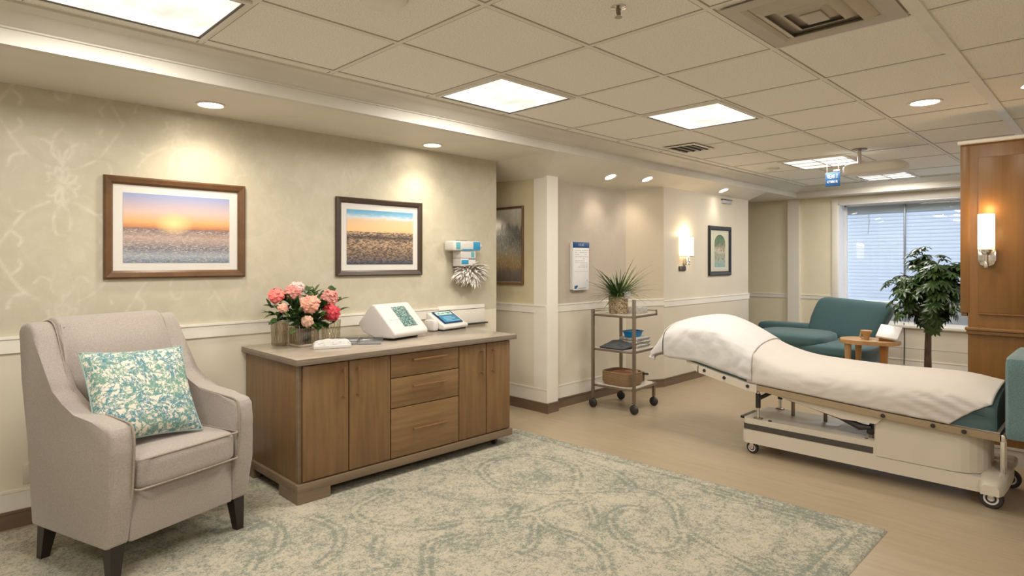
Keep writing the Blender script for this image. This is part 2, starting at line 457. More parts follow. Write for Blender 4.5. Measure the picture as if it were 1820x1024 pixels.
struct(B().box((6.445, 3.90, 0), (8.77, 5.6, ZC)).build('wall_sconce', m_pale, smooth=False))
struct(B().box((6.445, 3.896, 0), (8.772, 3.91, .96)).build('trim_9', m_pale, smooth=False))
rail('trim_10', (4.5, 5.5), (4.5, 4.03), .985, 1.066, .016, (-1, 0))
rail('trim_11', (4.655, 4.10), (5.95, 4.10), .985, 1.066, .018, (0, -1))
rail('trim_12', A0, A1, .975, 1.058, .018, an)
rail('trim_13', (6.44, 3.90), (8.785, 3.90), .955, 1.035, .016, (0, -1))
rail('trim_14', (4.5, 5.5), (4.5, 4.02), .095, .235, .012, (-1, 0), m_white)
rail('trim_15', (4.655, 4.10), (5.95, 4.10), .095, .235, .012, (0, -1), m_white)
rail('baseboard_passage', (4.49, 5.5), (4.49, 4.0), 0, .10, .012, (-1, 0), m_base_b)
rail('baseboard_post', (4.478, 4.022), (4.655, 4.022), 0, .10, .014, (0, -1), m_base_b)
rail('baseboard_alcove', (4.655, 4.10), (5.95, 4.10), 0, .10, .02, (0, -1), m_base_b)
rail('baseboard_splay', A0, A1, 0, .10, .02, an, m_base_b)
rail('baseboard_sconce', (6.44, 3.90), (8.77, 3.90), 0, .10, .018, (0, -1), m_base_b)
# far wall with the window opening
m_reveal0 = M('jamb_white', (.84, .85, .87), .4, scale=3)
XW = 10.2; wy0, wy1, wz0, wz1 = -1.2, 3.12, .58, 2.385
b = B().box((XW, wy1, 0), (XW+.3, 5.6, ZC)).box((XW, wy0, 0), (XW+.3, wy1, wz0)).box((XW, wy0, wz1), (XW+.3, wy1, ZC)).box((XW, -2.7, 0), (XW+.3, wy0, ZC))
far = struct(b.build('wall_far', M('far_wall', (.78, .72, .55), .6, scale=4, col2=(.76, .70, .53)), smooth=False))
struct(B().box((XW-.06, 3.68, 0), (XW+.02, 3.86, ZS+.02)).build('trim_16', m_white, smooth=False))
rail('trim_17', (XW, 5.5), (XW, 3.21), .91, .975, .015, (-1, 0))
struct(B().box((XW-.008, -1.2, 0), (XW+.01, wy1, wz0)).build('trim_18', m_pale, smooth=False))
rail('baseboard_far', (XW, 5.5), (XW, -1.2), 0, .10, .02, (-1, 0), m_trimw)
struct(B().box((XW-.01, wy1-.014, wz0), (XW+.26, wy1+.004, wz1)).box((XW-.01, wy0, wz1-.014), (XW+.26, wy1, wz1+.004)).build('trim_22', m_reveal0, smooth=False))
b = B().box((XW-.02, wy1, wz0-.02), (XW+.01, wy1+.09, wz1+.09), .004).box((XW-.02, wy0, wz1), (XW+.01, wy1, wz1+.09), .004)
struct(b.build('trim_19', m_trimw))
rail('trim_20', (XW, wy1), (XW, wy0), .25, .275, .012, (-1, 0), m_pale)
m_reveal = M('reveal_white', (.80, .81, .83), .5, scale=3)
win = struct(B().box((XW+.29, wy0, wz0), (XW+.31, wy0+.04, wz1)).box((XW+.25, wy1-.045, wz0), (XW+.31, wy1, wz1)).box((XW+.25, wy0, wz1-.03), (XW+.31, wy1, wz1)).box((XW+.25, wy0, wz0), (XW+.31, wy1, wz0+.03)).build('window_1', m_reveal))
B().box((XW, wy0, wz0-.03), (XW+.30, wy1, wz0+.004), .004).box((XW-.05, wy0, wz0-.03), (XW+.01, wy1+.03, wz0+.01), .006).build('window_sill', m_trimw, win)
B().box((XW+.255, 2.285, wz0), (XW+.285, 2.31, wz1), .003).build('window_mullion', M('mullion_grey', (.22, .25, .28), .4, .5), win)
B().box((XW+.262, wy0+.02, wz0+.03), (XW+.268, wy1-.04, wz1-.03)).build('window_pane', glass('pane_glass', (.97, .985, 1), .03), win)
# outdoor wall seen through the gap under the blind
# blinds: closed translucent slats behind the pane
def m_blind():
    m, nt, b = newmat('blind_slat'); nt.nodes.remove(b); out = nt.nodes['Material Output']
    d = N(nt, 'ShaderNodeBsdfDiffuse', Color=(.72, .75, .79, 1)); t = N(nt, 'ShaderNodeBsdfTranslucent', Color=(.66, .72, .80, 1)); mx = N(nt, 'ShaderNodeMixShader'); mx.inputs[0].default_value = .55
    nt.links.new(d.outputs[0], mx.inputs[1]); nt.links.new(t.outputs[0], mx.inputs[2]); nt.links.new(mx.outputs[0], out.inputs['Surface']); return m
m_blind = m_blind()
bl = thing('window_blind', 'closed white slatted blind filling the wide far window', 'window blind', (XW+.34, 1, .87))
z = .90; b = B(); n = 0
while z < 2.24:
    b.box((XW+.335, wy0, z), (XW+.3375, wy1, z+.056), M=Matrix.Translation((XW+.335, 0, z)) @ Matrix.Rotation(.32, 4, 'Y') @ Matrix.Translation((-XW-.335, 0, -z))); z += .053; n += 1
b.build('slats', m_blind, bl, smooth=False)
B().box((XW+.315, wy0, .865), (XW+.35, wy1, .895), .006).build('bottom_rail', m_reveal, bl)
B().box((XW+.31, wy0, 2.235), (XW+.36, wy1, 2.37), .006).build('valance', M('valance_grey', (.42, .48, .52), .5, col2=(.38, .44, .48), scale=5), bl)
B().tube([(XW+.30, 2.78, 2.22), (XW+.30, 2.775, 2.1), (XW+.305, 2.79, 1.93)], .006, 6).build('wand', M('wand_grey', (.55, .58, .6), .4), bl)
# frosted lower pane below the blind
B().box((XW+.30, wy0, wz0), (XW+.304, wy1, .87)).build('lower_frosted_pane', M('frosted_grey', (.45, .47, .52), .4), win)
b = B().tube([(XW-.035, 2.24, .62), (XW-.035, 2.235, .4), (XW-.03, 2.24, .02)], .006, 6)
cord = tag(b.build('pull_cord', m_dark, loc=(XW-.03, 2.24, 0)), 'thin dark cord hanging from the window sill to the floor', 'cord')
# honey wood panelled wall unit: freestanding, stops short of the ceiling
XP = 5.8
b = B().box((XP, -2.2, .115), (XP+.35, .855, 2.40), .004).box((XP-.001, .84, 1.105), (XP+.35, .902, 2.40), .004)
wp = struct(b.build('wall_right', m_honey))
b = B().box((XP-.018, -2.2, 1.10), (XP+.01, .79, 1.112)).box((XP-.012, -1.4, 1.112), (XP+.01, .50, 2.29), .004).box((XP-.012, .505, 1.112), (XP+.01, .79, 2.29), .004)
b.build('wall_panel_boards', m_honey, wp)
b = B().box((XP-.045, -2.2, .975), (XP+.01, .868, 1.0), .006).box((XP-.03, -2.2, .945), (XP+.01, .862, .975), .008)
b.build('wall_ledge', m_honey, wp)
B().box((XP-.04, -2.2, 2.40), (XP+.40, .915, 2.425), .005).build('wall_cap', m_white, wp)
B().box((XP+.005, .86, 1.08), (XP+.33, .897, 1.104), .003).build('wall_bottom_edge', M('ledge_dark', (.12, .07, .03), .4), wp)
rail('baseboard_right', (XP, -2.2), (XP, .87), 0, .125, .02, (-1, 0), M('baseboard_grey', (.55, .52, .47), .4, scale=3))
# walls out of the frame that close the room
struct(B().box((-2.7, -2.7, 0), (-2.6, 5.6, ZC)).build('wall_back', m_white, smooth=False))
struct(B().box((-2.7, -2.7, 0), (11, -2.6, ZC)).build('wall_front', m_white, smooth=False))
struct(B().box((4.0, 5.5, 0), (11, 5.6, ZC)).build('wall_end', m_white, smooth=False))
struct(B().box((4.08, YW+.004, 0), (4.18, 5.55, ZC)).build('wall_passage_side', m_sand, smooth=False))

# ---------------------------------------------------------------- ceiling fixtures
def m_diff(st):
    m, nt, b = newmat('light_diffuser'); v = coords(nt, (1, 1, 1))
    f = noise(nt, v, 3.2, 3, .6, .5)
    c = ramp(nt, [(.33, (.62, .57, .50)), (.5, (.90, .86, .80)), (.62, (1, .97, .92))], f)
    nt.links.new(c, b.inputs['Emission Color']); b.inputs['Emission Strength'].default_value = st; b.inputs['Base Color'].default_value = (.8, .8, .8, 1)
    return m
LP = .62
m_diff = m_diff(LP)
PW = 19
m_lens_edge = M('lens_edge_brown', (.10, .085, .07), .5)
def troffer(x0, x1, y0, y1, label, bars=0, group='recessed ceiling light panels', pw=None):
    t = thing('ceiling_light', label, 'ceiling light', ((x0+x1)/2, (y0+y1)/2, ZC-.02), group=group)
    b = B(); w = .022
    b.box((x0, y0, ZC-.018), (x1, y0+w, ZC+.001), .003).box((x0, y1-w, ZC-.018), (x1, y1, ZC+.001), .003)
    b.box((x0, y0+w, ZC-.018), (x0+w, y1-w, ZC+.001), .003).box((x1-w, y0+w, ZC-.018), (x1, y1-w, ZC+.001), .003)
    b.build('frame', m_grid, t)
    b = B(); e = w+.011
    b.box((x0+w, y0+w, ZC-.014), (x1-w, y0+e, ZC-.003)).box((x0+w, y1-e, ZC-.014), (x1-w, y1-w, ZC-.003)).box((x0+w, y0+w, ZC-.014), (x0+e, y1-w, ZC-.003)).box((x1-e, y0+w, ZC-.014), (x1-w, y1-w, ZC-.003))
    b.build('lens_edge', m_lens_edge, t, smooth=False)
    B().box((x0+w, y0+w, ZC-.010), (x1-w, y1-w, ZC-.004)).build('diffuser', m_diff, t)
    l = bpy.data.lights.new('troffer_lamp', 'AREA'); l.shape = 'RECTANGLE'; l.size = x1-x0-.06; l.size_y = y1-y0-.06; l.energy = pw or PW; l.color = (1, .95, .86)
    lo = bpy.data.objects.new('troffer_lamp', l); COL.objects.link(lo); lo.location = ((x0+x1)/2, (y0+y1)/2, ZC-.022)
    if bars:
        b = B()
        for i in range(1, bars+1):
            x = x0+(x1-x0)*i/(bars+1); b.box((x-.006, y0+w, ZC-.014), (x+.006, y1-w, ZC-.010))
        b.box((x0+w, (y0+y1)/2-.006, ZC-.014), (x1-w, (y0+y1)/2+.006, ZC-.010))
        b.build('louvre_bar', M('bar_grey', (.5, .48, .45), .5), t)
    return t
troffer(.37, 1.08, 2.69, 3.32, 'large square ceiling light cut off by the top of the photo, above the armchair')
troffer(2.575, 3.29, 2.68, 3.33, 'square ceiling light above the framed beach picture, in front of the soffit')
troffer(4.07, 4.79, 2.01, 2.66, 'square ceiling light in the middle of the ceiling, before the black slotted vent')
troffer(7.06, 7.85, 2.10, 2.80, 'barred ceiling light directly behind the hanging blue sign', 2)
troffer(8.86, 9.6, 1.93, 2.55, 'barred ceiling light farthest away, next to the window wall', 2)
troffer(-1.12, -.38, .66, 1.325, 'added square ceiling light above and behind the camera, unseen, for bounce', pw=34)  # added out-of-view fixture, stronger, bounces light up to the ceiling
troffer(7.85, 8.6, -1.34, -.67, 'added unseen square ceiling light behind the wood panelled wall, brightening the ceiling', pw=26)  # added unseen fixture to brighten the ceiling beyond the wood unit
troffer(1.09, 1.825, -1.34, -.67, 'added unseen square ceiling light nearer the front wall, for bounce', pw=34)  # another added fixture out of view, more bounce for the ceiling
def downlight(x, y, z, label, r=.085, tilt=0.):
    t = thing('downlight', label, 'downlight', (x, y, z), group='round recessed downlights')
    T = Matrix.Translation((x, y, z)) @ Matrix.Rotation(tilt, 4, 'X') @ Matrix.Translation((-x, -y, -z))
    b = B().lathe([(r*.78, -.004), (r*.9, -.010), (r, -.008), (r, .002), (r*.78, .002)], (x, y, z), 28, cap=False); bmesh.ops.transform(b.bm, matrix=T, verts=b.bm.verts)
    b.build('trim_ring', m_trimw, t)
    b = B().lathe([(r*.8, -.004), (r*.8, .0)], (x, y, z), 28); bmesh.ops.transform(b.bm, matrix=T, verts=b.bm.verts)
    b.build('lamp', m_lamp, t)
    return t
m_lamp = emit('downlight_lamp', (1, .90, .74), 22)
def slope(y): return ZS-.37*(y-YF)
TL = -math.atan(.37)
downlight(1.38, 4.10, ZS, 'round downlight in the soffit above the framed sunset picture')
downlight(3.20, 4.18, ZS, 'round downlight in the soffit above the framed beach picture')
downlight(5.33, 3.87, slope(3.87), 'round downlight in the alcove soffit above the wall chart', .07, TL)
downlight(5.93, 3.80, slope(3.80), 'round downlight in the alcove soffit nearest the splayed corner', .07, TL)
downlight(7.70, 3.76, slope(3.76), 'round downlight above the narrow framed print and small exit plate', .07, TL)
downlight(5.17, 1.01, ZC, 'round downlight in the tiled ceiling near the wood panelling', .11)
downlight(5.15, .40, ZC, 'round downlight at the edge of the photo, behind the wide white ceiling rail', .09)
def spot(name, loc, aim, power, size, col=(1, .88, .72), blend=.9, r=.05):
    l = bpy.data.lights.new(name, 'SPOT'); l.energy = power; l.spot_size = size; l.spot_blend = blend; l.color = col; l.shadow_soft_size = r
    o = bpy.data.objects.new(name, l); COL.objects.link(o); o.location = loc
    o.rotation_euler = (Vector(aim)-Vector(loc)).to_track_quat('-Z', 'Y').to_euler(); return o
spot('downlight_beam', (1.40, 4.06, ZS-.03), (1.45, 4.42, 1.1), 17, 2.1, blend=1)
spot('downlight_beam', (3.20, 4.12, ZS-.03), (3.2, 4.42, 1.1), 16, 1.9, blend=1)
spot('downlight_beam', (5.33, 3.87, slope(3.87)-.05), (5.36, 4.08, 1.2), 6, 1.6)
spot('downlight_beam', (5.93, 3.80, slope(3.80)-.05), (5.95, 3.95, 1.0), 8, 1.8)
spot('downlight_beam', (7.70, 3.76, slope(3.76)-.05), (7.7, 3.7, 1.0), 4, 1.8)
spot('downlight_beam', (5.17, 1.01, ZC-.03), (5.2, .95, 0), 12, 2.2)
spot('downlight_beam', (5.15, .40, ZC-.03), (5.4, .3, 0), 8, 2.2)
spot('downlight_beam', (4.3, 4.75, slope(4.75)-.05), (4.47, 4.75, 1.4), 5, 1.8)  # lights the passage painting; no downlight fixture is modelled above it

# supply vent filling one tile
m_vent = M('vent_grey', (.50, .455, .385), .45, scale=5); m_ventd = M('vent_dark', (.07, .06, .05), .7, scale=5)
x0, x1, y0, y1 = 2.60, 3.27, .70, 1.295
v = thing('air_diffuser', 'large square stepped air diffuser in the tiled ceiling, cut off by the photo top', 'ceiling vent', ((x0+x1)/2, (y0+y1)/2, ZC))
def rect_ring(b, x0, x1, y0, y1, w, za, zb):
    R = []
    o = [(x0, y0), (x1, y0), (x1, y1), (x0, y1)]; i = [(x0+w, y0+w), (x1-w, y0+w), (x1-w, y1-w), (x0+w, y1-w)]
    vs = [[b.bm.verts.new((x, y, z)) for x, y in p] for p, z in ((o, za+.004), (o, za), (i, zb), (i, zb+.004))]
    for p in range(4):
        q = (p+1) % 4
        for k in range(4): b.bm.faces.new((vs[p][k], vs[p][(k+1) % 4], vs[q][(k+1) % 4], vs[q][k]))
b = B(); rect_ring(b, x0, x1, y0, y1, .07, ZC-.014, ZC-.016); rect_ring(b, x0+.07, x1-.07, y0+.07, y1-.07, .02, ZC-.016, ZC-.006)
b.build('face_frame', m_vent, v, smooth=False)
for k, off in enumerate((.10, .165, .225)):
    b = B(); rect_ring(b, x0+off, x1-off, y0+off*.93, y1-off*.93, .05, ZC-.004, ZC-.034+.004*k)
    b.build('cone', m_vent, v, smooth=False)
B().box((x0+.27, y0+.25, ZC-.034), (x1-.27, y1-.25, ZC-.026), .004).build('centre_plate', m_vent, v)
B().box((x0+.05, y0+.05, ZC-.003), (x1-.05, y1-.05, ZC-.001)).build('backing', M('vent_back', (.42, .385, .32), .7), v, smooth=False)
# slotted return vent
x0, x1, y0, y1 = 5.34, 5.76, 2.90, 3.25
v = thing('return_vent', 'small black slotted vent in the tiled ceiling beside the soffit', 'ceiling vent', ((x0+x1)/2, (y0+y1)/2, ZC))
b = B(); rect_ring(b, x0, x1, y0, y1, .03, ZC-.014, ZC-.016); b.build('frame', m_grid, v, smooth=False)
B().box((x0+.02, y0+.02, ZC-.006), (x1-.02, y1-.02, ZC-.003)).build('backing', m_ventd, v, smooth=False)
b = B()
for i in range(4):
    y = y0+.06+i*.075; b.box((x0+.03, y, ZC-.016), (x1-.03, y+.022, ZC-.007))
b.build('slat', M('slat_black', (.07, .065, .06), .5), v, smooth=False)
# sprinkler
def sprinkler(x, y, label):
    t = thing('sprinkler', label, 'sprinkler', (x, y, ZC))
    B().lathe([(.035, 0), (.034, -.006), (.016, -.012), (.012, -.012)], (x, y, ZC), 20).build('escutcheon', m_chrome, t)
    B().tube([(x, y, ZC-.01), (x, y, ZC-.045)], .006, 8).tube([(x-.012, y, ZC-.012), (x-.014, y, ZC-.03), (x, y, ZC-.044)], .003, 6).tube([(x+.012, y, ZC-.012), (x+.014, y, ZC-.03), (x, y, ZC-.044)], .003, 6).build('body', m_steel, t)
    B().lathe([(.017, -.045), (.017, -.048)], (x, y, ZC), 14).build('deflector', m_chrome, t)
sprinkler(2.265, 1.6, 'small chrome fire sprinkler head in the near ceiling tiles')
t = thing('ceiling_speaker', 'round pale ceiling disc cut off by the top of the photo', 'ceiling speaker', (1.46, 2.25, ZC))
B().lathe([(.105, 0), (.10, -.02), (.085, -.032), (.0005, -.036)], (1.46, 2.25, ZC), 32).build('housing', m_white, t)
B().lathe([(.106, -.001), (.112, -.001), (.112, -.008), (.104, -.01)], (1.46, 2.25, ZC), 32, cap=False).build('rim', m_grid, t)
t = thing('smoke_detector', 'small round pale smoke detector on the far ceiling tiles', 'smoke detector', (7.54, 3.05, ZC))
B().lathe([(.07, 0), (.07, -.015), (.05, -.035), (.0005, -.037)], (7.54, 3.05, ZC), 24).build('housing', m_grid, t)
B().lathe([(.072, -.002), (.085, -.002), (.085, -.008), (.07, -.008)], (7.54, 3.05, ZC), 24, cap=False).build('base_ring', m_white, t)
# ceiling mounted oval lamp head on a rod
t = thing('ceiling_projector', 'pale rounded unit hanging from a short chrome rod by the far ceiling lights', 'ceiling unit', (6.86, 1.90, ZC))
B().lathe([(.07, 0), (.068, -.012), (.02, -.02), (.0005, -.02)], (6.86, 1.90, ZC), 24).build('ceiling_plate', m_steel, t)
B().tube([(6.86, 1.90, ZC-.01), (6.86, 1.90, ZC-.16)], .018, 10).build('rod', m_chrome, t)
B().cushion((6.95, 1.78, ZC-.20), (.36, .56, .12), 4, 8).build('housing', m_white, t)
B().lathe([(.03, 0), (.03, -.03), (.018, -.035)], (6.98, 1.54, ZC-.20), 14).build('lens', m_dark, t)
# blue hanging sign
m_blue = M('sign_blue', (.02, .085, .22), .4, col2=(.018, .075, .20), scale=6); m_ink = M('sign_white', (.75, .78, .82), .5)
X = 7.3
t = thing('hanging_sign', 'small square blue sign with white lettering hanging from the ceiling', 'sign', (X, 2.29, 2.34))
B().box((X, 2.215, 2.335), (X+.012, 2.366, 2.49), .003).build('board', m_blue, t)
B().tube([(X+.006, 2.23, 2.49), (X+.006, 2.23, ZC)], .005, 6).build('hanger', m_steel, t)
B().tube([(X+.006, 2.35, 2.49), (X+.006, 2.35, ZC)], .005, 6).build('hanger', m_steel, t)
B().box((X-.005, 2.22, 2.50), (X+.017, 2.28, 2.515), .003).build('clip', m_white, t)
GL = {'A': [(0, 0, .5, 1), (.5, 1, 1, 0), (.2, .4, .8, .4)], 'V': [(0, 1, .5, 0), (.5, 0, 1, 1)], 'E': [(0, 0, 0, 1), (0, 1, .8, 1), (0, .5, .7, .5), (0, 0, .8, 0)], 'N': [(0, 0, 0, 1), (0, 1, .9, 0), (.9, 0, .9, 1)], 'I': [(.4, 0, .4, 1)], 'T': [(.45, 0, .45, 1), (0, 1, .9, 1)], 'C': [(.9, .95, .2, 1), (.2, 1, 0, .5), (0, .5, .2, 0), (.2, 0, .9, .05)], 'F': [(0, 0, 0, 1), (0, 1, .8, 1), (0, .5, .7, .5)], 'H': [(0, 0, 0, 1), (.9, 0, .9, 1), (0, .5, .9, .5)], 'X': [(0, 0, .9, 1), (0, 1, .9, 0)], 'O': [(0, .3, .3, 0), (.3, 0, .7, 0), (.7, 0, .9, .3), (.9, .3, .9, .7), (.9, .7, .6, 1), (.6, 1, .3, 1), (.3, 1, 0, .7), (0, .7, 0, .3)], 'L': [(0, 1, 0, 0), (0, 0, .8, 0)], 'R': [(0, 0, 0, 1), (0, 1, .7, .9), (.7, .9, .7, .6), (.7, .6, 0, .5), (.3, .5, .9, 0)], 'S': [(.9, 1, 0, .9), (0, .9, 0, .55), (0, .55, .9, .45), (.9, .45, .9, .1), (.9, .1, 0, 0)], 'M': [(0, 0, 0, 1), (0, 1, .45, .4), (.45, .4, .9, 1), (.9, 1, .9, 0)], '-': [(0, .5, .8, .5)], '<': [(.8, 1, 0, .5), (0, .5, .8, 0)]}
def letters(b, txt, o, u, v, h, w, gap, th, n):
    """flat strokes: origin o, along u, up v, height h, letter width w"""
    o, u, v, n = Vector(o), Vector(u).normalized(), Vector(v).normalized(), Vector(n).normalized()
    for ch in txt:
        for x0, y0, x1, y1 in GL.get(ch, []):
            p = o+u*w*x0+v*h*y0; q = o+u*w*x1+v*h*y1; d = (q-p).normalized(); s = d.cross(n).normalized()*th/2; e = d*th*.4
            lo = [p-e+s, q+e+s, q+e-s, p-e-s]
            A = [b.bm.verts.new(c) for c in lo]; C = [b.bm.verts.new(c+n*.0012) for c in lo]
            b.bm.faces.new(A); b.bm.faces.new(C[::-1])
            for k in range(4): b.bm.faces.new((A[k], A[(k+1) % 4], C[(k+1) % 4], C[k]))
        o = o+u*(w+gap)
    return b
b = B(); letters(b, 'VENIT', (X-.0005, 2.345, 2.425), (0, -1, 0), (0, 0, 1), .042, .016, .007, .005, (-1, 0, 0)); letters(b, '<FNNIR', (X-.0005, 2.348, 2.375), (0, -1, 0), (0, 0, 1), .024, .014, .005, .004, (-1, 0, 0))
b.build('lettering', m_ink, t, smooth=False)
# small plate sign on the sconce wall
t = thing('plate_sign', 'small pale plate sign high on the wall under the soffit downlight', 'sign', (8.06, 3.89, 2.33))
B().box((7.93, 3.878, 2.30), (8.20, 3.90, 2.35), .003).build('plate', M('plate_lilac', (.5, .47, .5), .5), t)
b = B(); letters(b, 'FOOM', (7.985, 3.8775, 2.312), (1, 0, 0), (0, 0, 1), .024, .026, .012, .006, (0, -1, 0)); b.build('lettering', m_ink, t, smooth=False)
B().box((7.91, 3.87, 2.348), (8.21, 3.90, 2.358), .003).build('hood', m_dark, t)

# ---------------------------------------------------------------- rug
VL = [[(3.02, 3.31), (3.26, 3.33), (3.44, 3.15), (3.46, 2.87), (3.32, 2.69), (3.12, 2.54)],
[(3.02, 3.31), (2.89, 3.21), (2.79, 2.92), (2.91, 2.66), (3.06, 2.51), (3.29, 2.33), (3.42, 2.15), (3.33, 1.94), (3.12, 1.78), (3.0, 1.58), (2.92, 1.32), (2.88, 1.21)],
[(3.12, 1.78), (2.93, 1.65), (2.77, 1.68), (2.7, 1.81), (2.78, 1.99), (2.92, 2.12), (3.1, 2.13), (3.15, 2.04)],
[(2.48, 2.53), (2.65, 2.46), (2.85, 2.46), (2.97, 2.35), (2.85, 2.19), (2.78, 2.12)],
[(2.6, 2.41), (2.55, 2.28), (2.58, 2.06), (2.52, 1.88), (2.37, 1.72)],
[(2.23, 3.38), (2.09, 3.34), (1.92, 3.27), (1.87, 3.1), (1.93, 2.89), (2.1, 2.73), (2.29, 2.67), (2.48, 2.53), (2.63, 2.6)],
[(2.15, 2.54), (1.98, 2.59), (1.86, 2.48), (1.75, 2.33)], [(1.81, 2.82), (1.71, 2.69), (1.7, 2.54)], [(2.54, 2.36), (2.36, 2.21), (2.25, 2.18)],
[(3.58, 2.87), (3.56, 2.55), (3.41, 2.29)], [(1.36, 3.46), (1.47, 3.49), (1.47, 3.29), (1.36, 3.09), (1.26, 3.08), (1.17, 2.97)],
[(1.68, 3.36), (1.71, 3.11), (1.61, 2.9), (1.45, 2.78)], [(3.84, .93), (3.84, 3.95)], [(3.70, 1.02), (3.70, 1.95)], [(1.5, 1.06), (3.80, 1.06)]]
RX0, RX1, RY0, RY1 = -1.5, 3.87, .93, 4.36
def make_rug():
    n, k = 430, 275; t = .012
    me, P = gridmesh('area_rug', RX0, RX1, n, RY0, RY1, k, t, 'Z')
    D = np.full(len(P), 9.)
    for i, ln in enumerate(VL):
        l = np.array(smoothline(ln, 6)); lo, hi = l.min(0)-.15, l.max(0)+.15
        q = np.where((P[:, 0] > lo[0]) & (P[:, 0] < hi[0]) & (P[:, 1] > lo[1]) & (P[:, 1] < hi[1]))[0]
        if len(q):
            d = polydist(P[q], [l])
            if i == 12: d = d-.05
            D[q] = np.minimum(D[q], d)
    # double outline: dark at ~3 cm either side, pale core
    val = np.exp(-((D-.024)/.014)**2)-.3*np.exp(-(D/.012)**2)
    val += .55*np.clip(1-np.abs(RX1-P[:, 0])/.16, 0, 1)
    at = me.attributes.new('vine', 'FLOAT', 'POINT'); at.data.foreach_set('value', val.astype(np.float32))
    co = np.empty(len(P)*3, np.float32); me.vertices.foreach_get('co', co); co = co.reshape(-1, 3)
    edge = np.minimum.reduce([P[:, 0]-RX0, RX1-P[:, 0], P[:, 1]-RY0, RY1-P[:, 1]])
    co[:, 2] = np.where(edge < .006, .001, t); co[:, 2] += np.random.RandomState(1).uniform(-.0012, .0012, len(P))*(edge > .02)
    me.vertices.foreach_set('co', co.ravel()); me.materials.append(m_rug); me.shade_smooth()
    o = bpy.data.objects.new('area_rug', me); COL.objects.link(o)
    return tag(o, 'large beige and sage green scrollwork area rug on the vinyl floor', 'rug')
make_rug(); RZ = .0125

# ---------------------------------------------------------------- linen armchair
ac = thing('armchair', 'taupe linen upholstered armchair with dark tapered legs on the rug', 'armchair', (.91, 3.66, RZ), math.radians(18))
def L(b, name, m, p=ac, **k): return b.build(name, m, p, local=True, **k)
side = [(-.315, .175), (-.345, .40), (-.362, .62), (-.352, .705), (-.325, .735), (-.20, .75), (-.06, .765), (.05, .79), (.14, .845), (.20, .93), (.25, 1.04), (.285, 1.12), (.315, 1.165), (.36, 1.182), (.42, 1.17), (.445, 1.13), (.405, .90), (.35, .60), (.32, .175)]
for sx in (-1, 1):
    L(B().prism(side, 'X', sx*.275, sx*.385, .024, 3), 'arm', m_fabric)
sm = [(y, z) for y, z in smoothline(side[1:15], 4)]
for sx in (-1, 1):
    L(B().tube([(sx*.284, y-.002, z+.001) for y, z in sm], .0055, 6), 'piping', m_piping)
bp = [(.32, .30), (.335, .60), (.39, .90), (.43, 1.13), (.42, 1.175), (.38, 1.20), (.33, 1.198), (.285, 1.17), (.235, 1.06), (.18, .85), (.12, .60), (.10, .50), (.10, .30)]
L(B().prism(bp, 'X', -.28, .28, .02, 3), 'backrest', m_fabric)
def backpad(u, v):
    x = -.27+.54*u; z = .50+.67*v
    y = np.interp(z, [.5, .6, .85, 1.06, 1.17], [.10, .12, .18, .235, .285]); e = (1-(2*u-1)**6)*(1-(2*v-1)**6)
    return Vector((x, y-.035*e, z))
L(B().grid(backpad, 16, 16), 'back_pad', m_fabric)
L(B().box((-.278, -.32, .175), (.278, .32, .42), .015, 2), 'seat_frame', m_fabric)
L(B().cushion((0, -.135, .495), (.548, .50, .165), 7, 9, puff=.14), 'seat_cushion', m_fabric)
ring = [(-.27, -.375), (.27, -.375)]
for z in (.565, .428):
    L(B().tube([(-.272, .1, z), (-.272, -.36, z), (-.262, -.376, z), (0, -.38, z), (.262, -.376, z), (.272, -.36, z), (.272, .1, z)], .005, 6), 'cushion_piping', m_piping)
for sx, sy in ((-1, -1), (1, -1), (-1, 1), (1, 1)):
    x, y = sx*.325, sy*.275; b = B(); sp = .03 if sy > 0 else .012
    R = [[(x+dx*.034, y+dy*.034, .19) for dx, dy in ((-1, -1), (1, -1), (1, 1), (-1, 1))], [(x+sx*.012+dx*.02, y+sy*sp+dy*.02, 0) for dx, dy in ((-1, -1), (1, -1), (1, 1), (-1, 1))]]
    L(b.rings(R), 'leg', m_espresso, smooth=False)
# scatter cushion leaning in the chair
pc = ac.matrix_basis @ Vector((-.07, -.075, .815))
pil = thing('throw_pillow', 'cream and teal leaf-print throw pillow leaning in the armchair', 'pillow', pc)
Mp = Matrix.Rotation(math.radians(18-8), 4, 'Z') @ Matrix.Rotation(math.radians(-33), 4, 'X') @ Matrix.Rotation(math.radians(3), 4, 'Y')
def pillow_half(sg):
    def f(u, v):
        x, z = 2*u-1, 2*v-1
        t = ((1-abs(x)**3.2)*(1-abs(z)**3.2))**.55 if abs(x) < 1 and abs(z) < 1 else 0
        pin = 1-.07*(1-x*x)*abs(z)**4; pin2 = 1-.07*(1-z*z)*abs(x)**4
        return Mp @ Vector((x*.25*pin2, sg*(t*.08), z*.25*pin))
    return f
B().grid(pillow_half(-1), 24, 22).build('cover_front', m_pillow, pil, local=True)
B().grid(pillow_half(1), 24, 22).build('cover_back', M('pillow_back', (.62, .53, .45), .9), pil, local=True)
ed = []
for k in range(81):
    s = k/80*4; i = int(s) % 4; q = s-int(s)
    u, v = [(q, 0), (1, q), (1-q, 1), (0, 1-q)][i]; ed.append(pillow_half(1)(u, v))
B().tube(ed, .004, 6, cap=False).build('seam', M('pillow_seam', (.3, .40, .38), .9), pil, local=True)

